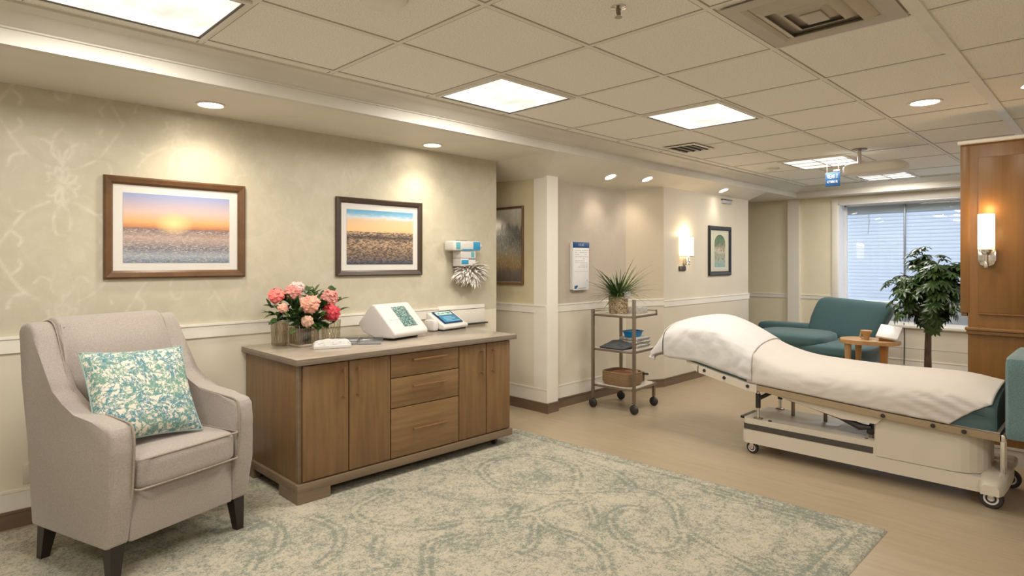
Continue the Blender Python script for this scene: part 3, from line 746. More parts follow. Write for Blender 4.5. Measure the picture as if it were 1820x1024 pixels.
# ---------------------------------------------------------------- cabinet
cx0, cx1, cy0, cy1 = 1.715, 3.535, 3.59, 4.395
ca = thing('sideboard', 'long brown oak sideboard with doors and drawers against the wallpapered wall', 'cabinet', ((cx0+cx1)/2, 4.0, RZ))
B().box((cx0, cy0, .128), (cx1, cy1, .862), .003).build('body', m_oak, ca)
b = B().box((cx0-.02, cy0-.035, .078), (cx1+.01, cy0-.005, .13), .003).box((cx0-.02, cy0-.01, .078), (cx0+.01, cy1, .13), .003).box((cx1-.02, cy0-.01, .078), (cx1+.01, cy1, .13), .003).box((cx0, cy1-.02, .078), (cx1, cy1, .13), .003).box((cx0, cy0, .11), (cx1, cy1, .13))
b.build('plinth', m_plinth, ca)
b = B().box((cx0-.03, cy0-.05, .862), (cx1+.045, cy1+.005, .8985), .003)
tp = b.build('countertop', m_edge, ca)
B().box((cx0-.03, cy0-.05, .898), (cx1+.045, cy1+.005, .902), .001).build('laminate', m_counter, tp)
b = B().prism([(cx0-.02, cy0-.035), (cx0+.20, cy0-.035), (cx0+.20, cy0+.02), (cx0+.03, cy0+.02), (cx0+.03, cy0+.22), (cx0-.02, cy0+.22)], 'Z', RZ, .08)
b.build('foot', m_plinth, ca, smooth=False)
B().box((cx0-.02, cy1-.18, RZ), (cx0+.03, cy1, .08)).build('foot', m_plinth, ca, smooth=False)
B().box((cx0-.003, cy0-.004, .13), (cx0+.022, cy0+.02, .862), .002).build('corner_stile', m_plinth, ca)
for yy in (cy0+.04, cy1-.08):
    w = B().lathe([(.0005, -.012), (.03, -.012), (.033, -.006), (.033, .006), (.03, .012), (.0005, .012)], (cx1-.13, yy, RZ+.033), 20, 'X').build('caster', m_black, ca)
    B().box((cx1-.15, yy-.018, RZ+.04), (cx1-.11, yy+.018, .08), .003).build('caster_fork', m_dark, w)
zb, zt = .138, .852; dy = cy0-.018
def front(nm, x0, x1, z0, z1, m): return B().box((x0, dy, z0), (x1, cy0, z1), .0025).build(nm, m, ca)
m_handle = M('handle_bronze', (.24, .125, .055), .35, .2, scale=20)
def bar(p, a, b_, vert):
    """bar pull with two posts"""
    q = B()
    if vert:
        q.tube([(a, dy-.028, b_[0]), (a, dy-.028, b_[1])], .0065, 8)
        for z in (b_[0]+.02, b_[1]-.02): q.tube([(a, dy-.028, z), (a, dy+.002, z)], .0055, 8).lathe([(.009, -.004), (.009, .004)], (a, dy-.028, z), 10)
    else:
        q.box((b_[0], dy-.034, a-.007), (b_[1], dy-.02, a+.007), .003)
        for x in (b_[0]+.02, b_[1]-.02): q.box((x-.005, dy-.022, a-.005), (x+.005, dy+.002, a+.005))
    return q.build('handle', m_handle, p)
for x0, x1, hx in ((1.74, 2.052, 2.012), (2.060, 2.372, 2.115), (2.992, 3.266, 3.215), (3.274, 3.53, 3.335)):
    bar(front('door', x0, x1, zb, zt, m_oak), hx, (.61, .815), True)
for z0, z1, hz in ((.694, zt, .805), (.484, .688, .618), (zb, .478, .315)):
    bar(front('drawer', 2.380, 2.984, z0, z1, m_oakh), hz, (2.55, 2.85), False)
# ---------------------------------------------------------------- on the counter
ZT = .9025
m_gl_a = glass('frosted_vase', (.90, .86, .78), .14, .2); m_gl_b = glass('clear_vase', (.92, .88, .80), .12, .05); m_gl_c = glass('thin_vase', (.97, .95, .91), .08, .05)
def vase(x, y, r, h, m, label, sq=False, water=False):
    v = thing('glass_vase', label, 'vase', (x, y, ZT), group=None)
    if sq:
        def ringp(rr, z): return [Vector((x+rr*math.copysign(abs(math.cos(a))**.35, math.cos(a)), y+rr*math.copysign(abs(math.sin(a))**.35, math.sin(a)), z)) for a in [2*PI*(k+.5)/24 for k in range(24)]]
        B().rings([ringp(r*.9, ZT), ringp(r, ZT+.02), ringp(r, ZT+h), ringp(r-.006, ZT+h), ringp(r-.006, ZT+.012)]).build('vessel', m, v)
        b = B()
        for k in range(26):
            a = 2*PI*k/26; px, py = r*math.copysign(abs(math.cos(a))**.35, math.cos(a)), r*math.copysign(abs(math.sin(a))**.35, math.sin(a)); b.tube([(x+px, y+py, ZT+.02), (x+px, y+py, ZT+h)], .0022, 5)
        b.build('ribbing', glass('vase_rib', (.78, .68, .56), .3, .2), v)
        B().rings([ringp(r*1.02, ZT), ringp(r*1.06, ZT+.004), ringp(r*1.06, ZT+.012), ringp(r*1.0, ZT+.016)]).build('foot_ring', M('vase_foot', (.42, .34, .27), .3), v)
    else:
        B().lathe([(r*.86, 0), (r*.9, .006), (r, h), (r-.005, h), (r*.86-.004, .012)], (x, y, ZT), 28).build('vessel', m, v)
        b = B()
        for k in range(18):
            a = 2*PI*k/18; b.tube([(x+r*.9*math.cos(a), y+r*.9*math.sin(a), ZT+.01), (x+r*.97*math.cos(a+.5), y+r*.97*math.sin(a+.5), ZT+h*.97)], .0014, 4)
        b.build('cut_lines', glass('cut_glass', (.85, .8, .72), .3, .2), v)
        b = B().lathe([(r*.82, .008), (r*.82, .01)], (x, y, ZT), 20); b.build('base_disc', m_gl_a, v)
    return v
vase(1.90, 4.26, .062, .165, m_gl_a, 'tall mottled glass vase nearest the wall, half hidden behind the flowers')
vase(2.02, 4.13, .082, .13, m_gl_b, 'squat ribbed glass vase holding the pink flowers', True)
vase(2.315, 4.29, .075, .155, m_gl_c, 'clear etched glass vase standing behind the folded white papers')
if True:
    b = B()
    for k in range(26):
        a = k*2.4; r = .055*math.sqrt((k+.5)/26); b.tube([(2.02+r*math.cos(a), 4.13+r*math.sin(a), ZT+.015), (2.02+r*1.15*math.cos(a), 4.13+r*1.15*math.sin(a), ZT+.17)], .0035, 5)
    tag(b.build('stem_bunch', M('stems', (.10, .085, .04), .6, col2=(.05, .05, .02)), loc=(2.02, 4.13, ZT)), 'bundle of brown-green cut stems inside the squat ribbed vase', 'stems')['kind'] = 'stuff'
def flower(px, py, pz, r, m, label, layers=5, ruff=.25, up=(0, -.6, .6)):
    base = Vector((2.02, 4.13, ZT+.10))
    c = Vector((px, py, pz)); f = thing('cut_flower', label, 'flower', c, group='flowers in the ribbed vase')
    r *= .8; d = (c-base).normalized(); ax = (Vector(up)+d*.7).normalized(); b = B(); n = int(layers*9)
    rot = Vector((0, 0, 1)).rotation_difference(ax).to_matrix()
    for i in range(n):
        t = (i+.5)/n; th = math.acos(1-1.55*t); ph = i*2.39996
        nd = rot @ Vector((math.sin(th)*math.cos(ph), math.sin(th)*math.sin(ph), math.cos(th)))
        tang = nd.cross(ax); tang = tang.normalized() if tang.length > 1e-3 else rot @ Vector((1, 0, 0))
        upv = tang.cross(nd).normalized(); w = r*(.36+.22*t); h = r*.52; cc = c+nd*r*(.82+random.uniform(-.07, .07)*(1+ruff*1.6))
        def pet(u, v):
            x, z = (2*u-1), v
            bow = (1-x*x)*.22*r; wob = random.uniform(-1, 1)*ruff*.22*r*z
            return cc+tang*x*w*(1-.25*(z-.4)**2)+upv*(z-.5)*h*2*(1-.25*x*x)*-1+nd*(bow-(.5-z)*.25*r+wob)
        b.grid(pet, 5, 5)
    b.cushion(c, (r*1.15, r*1.15, r*1.15), 2, 4)
    b.build('bloom', m, f)
    mid = (c+base)/2+Vector((0, 0, .02))
    B().tube([base, mid, c-ax*r*.6], .003, 6).build('stem', m_leaf2, f)
    B().lathe([(.003, 0), (r*.4, r*.25), (r*.5, r*.5)], c-ax*r*.95, 10).build('calyx', m_leaf2, f)
m_coral = M('petal_coral', (.78, .13, .13), .55, col2=(.85, .27, .22), scale=40)
m_red = M('petal_red', (.46, .018, .035), .5, col2=(.58, .04, .06), scale=40)
m_peach = M('petal_peach', (.80, .42, .31), .6, col2=(.72, .22, .18), scale=55, lo=.45, hi=.7)
m_dusty = M('petal_dusty', (.66, .33, .27), .6, col2=(.50, .12, .13), scale=50, lo=.4, hi=.66)
m_palep = M('petal_pale', (.78, .62, .60), .6, col2=(.72, .45, .42), scale=50)
m_blush = M('petal_blush', (.58, .36, .26), .6, col2=(.52, .31, .22), scale=30)
flower(1.835, 4.17, 1.265, .058, m_coral, 'bright coral rose on the wall side of the bouquet, highest on its edge', 4, .15)
flower(1.955, 4.17, 1.275, .060, m_dusty, 'dusty pink carnation at the top of the bouquet', 6, .5)
flower(2.00, 4.20, 1.31, .055, m_palep, 'pale pink-white bloom behind the dusty carnation at the bouquet top', 5, .5)
flower(2.02, 4.04, 1.205, .066, m_peach, 'peach carnation in the front centre of the bouquet', 7, .7)
flower(2.215, 4.13, 1.235, .066, m_dusty, 'mottled pink carnation above the red rose', 7, .6)
flower(2.20, 4.07, 1.130, .066, m_red, 'deep red rose on the bouquet side towards the white devices', 4, .15)
flower(1.85, 4.10, 1.180, .036, m_peach, 'small peach bud below the coral rose', 4, .5)
flower(1.98, 4.0, 1.085, .044, m_blush, 'plain blush bloom low over the vase rim', 3, .1, (0, -1, .2))
def sprig(i, tip, n, m, W, label):
    base = Vector((2.02, 4.13, ZT+.11)); tip = Vector(tip)
    s = thing('leafy_sprig', label, 'foliage', base+(tip-base)*.02, group='leafy sprigs in the ribbed vase')
    pts = [base+(tip-base)*t+Vector((0, 0, .05*math.sin(PI*t))) for t in (0, .25, .5, .75, 1)]
    B().tube(pts, .0025, 5).build('stem', m_leaf2, s)
    b = B()
    for k in range(n):
        t = .25+.75*k/(n-1) if n > 1 else 1; p = base+(tip-base)*t+Vector((0, 0, .05*math.sin(PI*t)))
        d = (tip-base).normalized()*.7+Vector((random.uniform(-1, 1), random.uniform(-1, .6), random.uniform(-.4, .8)))*.75
        b.leaf(p, d, (0, random.uniform(-.4, 0), 1), random.uniform(.055, .09), W*random.uniform(.8, 1.2), random.uniform(0, .4))
    b.build('leaves', m, s)
sp = [(1.88, 4.2, 1.25), (1.97, 4.22, 1.27), (2.09, 4.22, 1.29), (2.14, 4.22, 1.27), (2.29, 4.22, 1.27), (2.33, 4.2, 1.20), (2.31, 4.15, 1.13), (1.79, 4.15, 1.13), (1.79, 4.1, 1.08), (1.86, 4.04, 1.08), (1.93, 4.03, 1.14), (2.10, 4.02, 1.11), (2.13, 4.06, 1.18), (2.08, 4.09, 1.22), (1.92, 4.12, 1.20), (2.24, 4.12, 1.05), (2.12, 4.02, 1.03), (2.0, 4.02, 1.03), (1.81, 4.2, 1.18), (2.25, 4.2, 1.23), (2.13, 4.13, 1.2), (1.9, 4.02, 1.03)]
for i, p in enumerate(sp):
    sprig(i, p, 14 if i % 3 else 11, m_leaf2 if i % 2 else m_leaf, .036 if i % 4 else .055, 'green leafy sprig among the flowers in the squat ribbed vase')
# folded paper packet
T = Matrix.Translation((2.10, 3.88, ZT)) @ Matrix.Rotation(math.radians(-20), 4, 'Z')
pk = thing('paper_packet', 'folded white printed paper packet lying in front of the vases', 'paper packet', (2.10, 3.88, ZT))
def paper(name, col=(.80, .78, .74)):
    m, nt, b = newmat(name); v = coords(nt, (1, 1, 1)); f = noise(nt, coords(nt, (.25, .6, 1.6)), 90, 4, .75)
    nt.links.new(ramp(nt, [(.53, col), (.60, (.30, .29, .29))], f), b.inputs['Base Color']); b.inputs['Roughness'].default_value = .7; return m
m_paper = paper('printed_paper', (.62, .60, .57))
b = B()
def pkf(u, v):
    return T @ Vector((-.125+.25*u, -.05+.10*v, .006+.056*(1-abs(2*v-1)**6)*(1-.5*abs(2*u-1)**10)*(.9+.2*mnoise.noise(Vector((u*4, v*5, 1))))))
b.grid(pkf, 16, 8); b.build('wrapper', m_paper, pk)
B().box((-.125, -.05, 0), (.125, .05, .024), .004, M=T).build('stack', m_white_plastic, pk)
# clear tray
T = Matrix.Translation((2.36, 3.97, ZT)) @ Matrix.Rotation(math.radians(-38), 4, 'Z')
tr = thing('acrylic_tray', 'clear grey acrylic tray behind the folded paper packet', 'tray', (2.36, 3.97, ZT))
B().box((-.17, -.10, 0), (.17, .10, .006), .002, M=T).build('base', M('tray_grey', (.30, .30, .31), .15, scale=6), tr)
b = B().box((-.17, -.10, .005), (-.165, .10, .03), M=T).box((.0, -.10, .005), (.004, .10, .035), M=T).box((-.17, -.10, .005), (.17, -.096, .014), M=T).box((-.17, .096, .005), (.17, .10, .03), M=T)
b.build('rim', glass('acrylic', (.75, .77, .80), .3, .05), tr)
# white wedge scanner
T = Matrix.Translation((2.745, 4.08, ZT)) @ Matrix.Rotation(math.radians(13), 4, 'Z')
dv = thing('wedge_terminal', 'large white wedge-shaped device with a mottled teal panel', 'medical device', (2.745, 4.08, ZT))
wp_ = [(-.175, .018), (-.19, .05), (-.175, .075), (.02, .262), (.05, .268), (.075, .25), (.20, .115), (.15, .05), (.02, .012)]
B().prism(wp_, 'X', -.195, .195, .014, 3, M=T).build('housing', m_white_plastic, dv)
B().box((-.17, -.10, 0), (.17, .06, .02), .004, M=T).build('base', m_black, dv)
def m_mottle():
    m, nt, b = newmat('mottled_panel'); f = noise(nt, coords(nt, (1, 1, 1)), 90, 4, .8, .3)
    nt.links.new(ramp(nt, [(.42, (.02, .07, .07)), (.52, (.07, .20, .19)), (.58, (.45, .52, .47)), (.7, (.62, .64, .58))], f), b.inputs['Base Color']); b.inputs['Roughness'].default_value = .35; return m
m_mottle = m_mottle()
an_ = math.atan2(.262-.075, .02+.175)
T2 = T @ Matrix.Translation((0.03, -.175, .075)) @ Matrix.Rotation(an_, 4, 'X')
B().box((-.075, .03, .001), (.075, .235, .0035), .001, M=T2).build('panel', m_mottle, dv)
B().box((-.19, .105, .0005), (-.075, .107, .0018), M=T2).build('seam', M('seam_grey', (.6, .58, .55), .5), dv)
# tablet terminal
T = Matrix.Translation((3.41, 4.25, ZT)) @ Matrix.Rotation(math.radians(11), 4, 'Z')
tb = thing('tablet_terminal', 'small white terminal with a tilted blue touchscreen', 'tablet', (3.41, 4.25, ZT))
B().prism([(-.11, .012), (-.118, .03), (-.11, .05), (-.085, .056), (.075, .15), (.095, .14), (.10, .03), (.085, .012)], 'X', -.165, .165, .008, 3, M=T).build('housing', m_white_plastic, tb)
B().box((-.15, -.10, 0), (.15, .07, .014), .003, M=T).build('base', m_black, tb)
B().box((-.09, -.1185, .022), (.09, -.115, .036), .001, M=T).build('slot', M('slot_cream', (.62, .57, .5), .5), tb)
an_ = math.atan2(.15-.056, .16)
T2 = T @ Matrix.Translation((0, -.085, .056)) @ Matrix.Rotation(an_, 4, 'X')
sc = B().box((-.125, .0, .002), (.125, .178, .010), .004, M=T2).build('screen', M('screen_navy', (.008, .035, .10), .12, scale=4), tb)
B().box((-.105, .118, .0095), (.095, .165, .0112), .0005, M=T2).build('screen_banner', emit('banner_pale', (.45, .62, .55), .3), sc)
B().box((-.108, .012, .0095), (.108, .108, .0112), .0005, M=T2).build('screen_page', emit('page_blue', (.03, .16, .27), .22), sc)
b = B(); u = T2.to_3x3() @ Vector((1, 0, 0)); vv = T2.to_3x3() @ Vector((0, 1, 0)); nn = T2.to_3x3() @ Vector((0, 0, 1))
letters(b, 'ACSXLTMH', T2 @ Vector((-.088, .128, .0113)), u, vv, .024, .014, .008, .004, nn)
b.build('screen_text', M('text_dark', (.02, .07, .10), .5), sc, smooth=False)
b = B()
for i, (w_, yy) in enumerate(((.12, .085), (.15, .068), (.14, .053), (.08, .037), (.17, .022))): b.box((-.07, yy, .0112), (-.07+w_, yy+.006, .012), M=T2)
b.build('screen_lines', emit('lines_pale', (.22, .42, .52), .2), sc, smooth=False)
B().cushion((-.20, .0, .05), (.07, .12, .095), 6, 4, M=T).build('side_reader', m_white_plastic, tb)
# white panel on the wall behind
wpn = thing('wall_raceway', 'low white panel box fixed to the wall behind the tablet terminal', 'wall panel', (3.72, YW, .90))
B().box((3.44, YW-.026, .915), (4.0, YW-.004, 1.09), .003).build('cover', m_trimw, wpn)
B().box((3.44, YW-.029, 1.05), (4.0, YW-.025, 1.054)).build('seam', m_steel, wpn)
B().box((3.60, YW-.045, .903), (4.03, YW-.004, .915), .002).build('bottom_strip', m_dark, wpn)

# ---------------------------------------------------------------- wall outlet
ot = thing('wall_outlet', 'small beige wall socket low on the wall behind the armchair', 'outlet', (.53, YW, .29))
B().box((.475, YW-.012, .235), (.555, YW-.003, .345), .003).build('plate', M('outlet_beige', (.62, .56, .47), .4), ot)
b = B().tube([(.515, YW-.013, .27), (.515, YW-.022, .29)], .006, 8).box((.508, YW-.0135, .26), (.522, YW-.011, .31)); b.build('toggle', m_dark, ot)

# ---------------------------------------------------------------- pictures
def picture(label, w, h, fw, mw, mat_frame, mat_print, loc, rz, depth=.03, mat_b=m_mat, inset=True):
    """w,h outer size; local x along the wall, -y towards the room"""
    t = thing('framed_picture', label, 'framed picture', loc, rz)
    b = B(); W, H = w/2, h/2
    pr = [(0, 0), (0, -depth*.75), (fw*.2, -depth), (fw*.75, -depth*.8), (fw, -depth*.45), (fw, 0)]
    R = []
    for sx, sz in ((-1, -1), (1, -1), (1, 1), (-1, 1), (-1, -1)):
        R.append([(sx*(W-a), d, sz*(H-a)) for a, d in pr])
    b.rings(R, True, False); b.build('frame', mat_frame, t, local=True, smooth=False)
    B().box((-W+fw*.8, -.008, -H+fw*.8), (W-fw*.8, -.003, H-fw*.8)).build('mat', mat_b, t, local=True, smooth=False)
    pw, ph = mw[0]/2, mw[1]/2
    B().box((-pw, -.0105, -ph), (pw, -.0075, ph)).build('print', mat_print, t, local=True, smooth=False)
    return t
a1 = art('sunset_print', .44, [(0, (.10, .15, .24)), (.10, (.30, .34, .40)), (.2, (.16, .16, .20)), (.36, (.42, .30, .25)), (.49, (.20, .14, .15)), (.515, (.50, .22, .10)), (.60, (.74, .40, .17)), (.74, (.62, .46, .42)), (1, (.26, .32, .55))], 22, .06, (1, 1, 5), (60, (.55, .48, .43), 0, .49, .52), (-.03, .035, .12, (.95, .68, .32)))
picture('brown framed sunset seascape with a wide white mat above the armchair', .85, .64, .05, (.64, .44), m_frame_br, a1, (1.287, YW, 1.713), 0)
a2 = art('beach_print', .445, [(0, (.05, .07, .13)), (.12, (.24, .17, .13)), (.3, (.42, .28, .18)), (.42, (.50, .34, .22)), (.5, (.10, .07, .06)), (.55, (.46, .32, .22)), (.64, (.78, .50, .25)), (.82, (.72, .50, .32)), (.87, (.55, .62, .68)), (.93, (.20, .42, .60)), (1, (.12, .33, .52))], 12, .13, (1, 1, 3.5), (48, (.03, .027, .03), 0, .60, .46))
picture('dark framed beach photograph above the sideboard devices', .835, .635, .045, (.645, .447), m_frame_dk, a2, (2.84, YW, 1.70), 0)
a3 = art('misty_print', .77, [(0, (.10, .08, .065)), (.16, (.14, .11, .09)), (.19, (.22, .15, .06)), (.32, (.26, .18, .085)), (.42, (.20, .18, .14)), (.58, (.10, .098, .09)), (.72, (.16, .155, .14)), (.80, (.40, .37, .31)), (1, (.60, .55, .46))], 9, .34, (2.8, 2.8, .7), (40, (.40, .36, .28), .2, .7, .56))
picture('tall dark framed misty woodland painting in the passage beside the wall end', .62, .81, .022, (.56, .75), m_frame_br, a3, (4.5, 4.655, 1.668), math.radians(-90), .03, M('linen_mat', (.4, .34, .26), .7))
a4 = art('vase_print_ground', .5, [(0, (.56, .53, .45)), (1, (.58, .56, .44))], 5, .1)
pt = picture('narrow black framed print of an arched leafy garden beside the wall sconce', .635, .665, .055, (.50, .53), M('frame_black', (.018, .02, .022), .3), a4, (7.86, 3.90, 1.645), 0, .03, M('mat_sage', (.56, .54, .46), .7))
a5 = art('arch_print', .42, [(0, (.24, .36, .36)), (.2, (.36, .38, .31)), (.36, (.30, .30, .22)), (.5, (.50, .47, .39)), (.62, (.33, .27, .17)), (.74, (.15, .21, .14)), (1, (.10, .16, .09))], 14, .6, (1, 1, 1), (30, (.06, .12, .08), .0, 1.0, .55))
pts = [(-.15, -.22), (.15, -.22), (.155, .10)]+[(.155*math.cos(a), .10+.12*math.sin(a)) for a in [PI*k/10 for k in range(1, 10)]]+[(-.155, .10)]
B().prism(pts, 'Y', -.012, -.0095).build('arch_image', a5, pt, local=True, smooth=False)

# ---------------------------------------------------------------- wall supplies at the end of the wall
def supply(nm, label, cat, lo, hi, parts, bev=.012):
    t = thing(nm, label, cat, ((lo[0]+hi[0])/2, YW, lo[2]))
    B().box(lo, hi, bev, 3).build('pack', m_white_plastic, t)
    for q in parts:
        B().box(*q[:2], .001).build(q[2], q[3], t)
    return t
m_cy = M('pack_cyan', (.03, .30, .52), .4, col2=(.02, .24, .46), scale=30); m_aq = M('pack_aqua', (.12, .42, .48), .4, scale=20)
yb = YW-.005; yf = YW-.15
br = thing('supply_bracket', 'slim grey bracket on the wall behind the stacked tissue packs', 'bracket', (3.72, YW, 1.5))
B().box((3.66, YW-.02, 1.44), (3.78, YW-.001, 1.70), .003).build('back_plate', m_steel, br)
B().box((3.62, YW-.15, 1.448), (3.82, YW-.01, 1.456), .002).build('tray', m_steel, br)
t = supply('wipes_pack', 'white and cyan wipes pack on top of the wall stack', 'wipes pack', (3.50, yf-.01, 1.60), (3.83, yb-.02, 1.688), [((3.735, yf-.0115, 1.606), (3.82, yf-.006, 1.682), 'print_block', m_cy), ((3.53, yf-.0115, 1.612), (3.58, yf-.006, 1.675), 'print_block', m_aq), ((3.6, yf-.0115, 1.603), (3.73, yf-.006, 1.616), 'print_stripe', m_cy)])
b = B().lathe([(.026, 0), (.024, .05), (.012, .07), (.0005, .072)], (3.825, yf+.05, 1.645), 12, 'X'); b.build('twisted_end', m_white_plastic, t)
supply('tissue_box', 'plain white pack in the middle of the wall stack', 'tissue pack', (3.60, yf+.005, 1.53), (3.78, yb-.02, 1.599), [((3.72, yf+.0035, 1.54), (3.76, yf+.009, 1.59), 'print_block', m_aq)], .006)
supply('glove_box', 'white and blue glove box lowest in the wall stack, above the feathers', 'glove box', (3.60, yf+.005, 1.457), (3.78, yb-.02, 1.529), [((3.605, yf+.0035, 1.475), (3.69, yf+.009, 1.515), 'print_block', m_cy), ((3.69, yf+.0035, 1.518), (3.775, yf+.009, 1.527), 'print_stripe', M('stripe_teal', (.05, .18, .2), .5))], .006)
fb = thing('hanging_feather_ornament', 'fluffy white feathered wall ornament under the stacked packs', 'wall ornament', (3.77, YW, 1.38))
m_feather = M('feather', (.86, .83, .78), .8, col2=(.70, .66, .60), scale=45)
B().lathe([(.05, .0), (.06, .05), (.03, .10)], (3.77, YW-.07, 1.35), 16).box((3.72, YW-.06, 1.37), (3.82, YW-.012, 1.41)).build('base', M('feather_core', (.6, .56, .5), .8), fb)
for z, rx, n, L_, dz in ((1.36, .06, 40, .10, -1.3), (1.37, .11, 44, .09, -.8), (1.39, .14, 44, .11, -.35), (1.41, .13, 36, .11, -.2), (1.43, .12, 34, .11, 0.05), (1.445, .10, 30, .11, .15), (1.455, .07, 24, .11, .2)):
    b = B()
    n = n*2
    for k in range(n):
        a = 2*PI*k/n+random.uniform(-.1, .1); sx_ = math.cos(a); sy_ = math.sin(a)
        p = Vector((3.775+sx_*rx*random.uniform(.6, 1), YW-.085+sy_*.045*random.uniform(.5, 1), z+random.uniform(-.012, .012)))
        d = Vector((sx_*1.1, sy_*(.7 if sy_ < 0 else .12), dz+random.uniform(-.2, .2)))
        b.leaf(p, d, (0, -.3, 1), L_*random.uniform(.6, 1.15), .020, .2, 4)
    for v_ in b.bm.verts: v_.co.y = min(v_.co.y, YW-.012)
    b.build('feathers', m_feather, fb)
# chart on the alcove wall
ch = thing('wall_chart', 'tall white paper chart with a blue header on the alcove wall', 'wall chart', (5.06, 4.1, 1.2))
B().box((4.93, 4.06, 1.205), (5.205, 4.099, 1.70), .006).build('holder', m_white_plastic, ch)
sh = B().box((4.94, 4.055, 1.20), (5.20, 4.0605, 1.645), .002).build('sheet', M('chart_paper', (.78, .77, .78), .6, scale=5), ch)
B().box((4.935, 4.053, 1.645), (5.205, 4.061, 1.705), .002).build('header', M('header_blue', (.012, .065, .22), .4, scale=5), ch)
b = B(); letters(b, 'ICAI', (5.02, 4.0525, 1.665), (1, 0, 0), (0, 0, 1), .022, .016, .010, .004, (0, -1, 0)); b.build('header_text', m_ink, ch, smooth=False)
b = B(); random.seed(3)
for i in range(9):
    z = 1.615-i*.022; x = 4.965
    while x < 5.17:
        w_ = random.uniform(.012, .045)
        if random.random() < .82: b.box((x, 4.0542, z), (min(x+w_, 5.185), 4.0552, z+.0055))
        x += w_+.008
b.box((4.95, 4.0542, 1.395), (5.19, 4.0552, 1.397)).box((5.165, 4.0542, 1.29), (5.172, 4.0552, 1.31))
b.build('printed_lines', M('print_grey', (.42, .41, .43), .6), sh, smooth=False)
b = B().box((4.955, 4.0542, 1.215), (4.995, 4.0552, 1.245)).box((4.985, 4.0542, 1.228), (5.01, 4.0552, 1.25)); b.build('emblem', M('emblem_blue', (.02, .12, .30), .5), sh, smooth=False)
b = B()
for k in range(5): b.box((5.02+k*.026, 4.0542, 1.216), (5.04+k*.026, 4.0552, 1.223))
b.build('footer_line', M('print_dark', (.25, .25, .28), .6), sh, smooth=False)

# ---------------------------------------------------------------- sconces
m_shade = emit('sconce_shade', (1, .84, .60), 1.6)
s1 = thing('wall_sconce', 'half-round glowing fabric sconce on the pale wall beside the narrow print', 'wall lamp', (6.94, 3.9, 1.4))
R = []
for z in (1.57, 1.815):
    R.append([(6.935+.125*math.cos(a), 3.895-.10*math.sin(a), z) for a in [PI*k/16 for k in range(17)]])
B().rings(R, False, False).build('shade', m_shade, s1)
for z in (1.568, 1.813):
    B().tube([(6.935+.126*math.cos(a), 3.895-.101*math.sin(a), z) for a in [PI*k/16 for k in range(17)]], .004, 6).build('shade_rim', m_steel, s1)
B().lathe([(.03, 0), (.03, .04), (.02, .06), (.012, .11)], (6.93, 3.85, 1.455), 14).box((6.90, 3.86, 1.46), (6.96, 3.899, 1.56), .004).build('bracket', m_chrome, s1)
sw = thing('dimmer_switch', 'small dark switch plate on the wall just under the half-round sconce', 'switch', (6.87, 3.9, 1.41))
B().box((6.79, 3.885, 1.385), (6.95, 3.899, 1.442), .003).build('plate', M('switch_brown', (.07, .055, .04), .4), sw)
B().box((6.805, 3.882, 1.395), (6.83, 3.888, 1.432), .002).build('rocker', m_steel, sw)
def plight(name, loc, e, col=(1, .72, .40), r=.04):
    l = bpy.data.lights.new(name, 'POINT'); l.energy = e; l.color = col; l.shadow_soft_size = r
    o = bpy.data.objects.new(name, l); COL.objects.link(o); o.location = loc; return o
plight('sconce_bulb', (6.93, 3.84, 1.83), 2.4, (1, .78, .5))
s2 = thing('wall_sconce', 'upright glass cylinder sconce glowing on the honey wood panelling', 'wall lamp', (XP, .733, 1.46))
yc, xc = .733, XP-.07
def m_glow():
    m, nt, b = newmat('glass_glow'); tc = N(nt, 'ShaderNodeTexCoord'); sx = N(nt, 'ShaderNodeSeparateXYZ'); nt.links.new(tc.outputs['Object'], sx.inputs[0])
    c = ramp(nt, [(0, (1, .55, .22)), (.25, (1, .85, .62)), (.45, (1, .85, .62)), (.52, (1, .62, .30)), (.60, (1, .85, .62)), (.85, (1, .9, .7)), (1, (1, .72, .42))], mth(nt, 'DIVIDE', mth(nt, 'SUBTRACT', sx.outputs['Z'], .13), .265))
    nt.links.new(c, b.inputs['Emission Color']); b.inputs['Emission Strength'].default_value = 1.5; return m
B().lathe([(.050, 1.590), (.052, 1.595), (.052, 1.85), (.050, 1.855), (.046, 1.855), (.046, 1.60)], (xc, yc, 0), 24).build('glass_shade', m_glow(), s2)
pr = [(yc-.055, 1.59), (yc+.055, 1.59), (yc+.055, 1.51), (yc+.04, 1.475), (yc, 1.462), (yc-.04, 1.475), (yc-.055, 1.51)]
B().prism(pr, 'X', XP-.035, XP-.011, .004).build('backplate', m_chrome, s2)
B().tube([(XP-.02, yc, 1.50), (xc, yc, 1.50), (xc, yc, 1.59)], .010, 10).lathe([(.022, 1.555), (.03, 1.565), (.03, 1.585), (.045, 1.592)], (xc, yc, 0), 16).lathe([(.0005, 1.45), (.012, 1.455), (.016, 1.47), (.01, 1.50)], (xc, yc, 0), 14).build('arm', m_chrome, s2)
plight('sconce_bulb', (XP-.07, yc, 1.90), .7, (1, .60, .25))
plight('sconce_bulb', (XP-.15, yc, 1.72), 1.4, (1, .60, .25), .06)

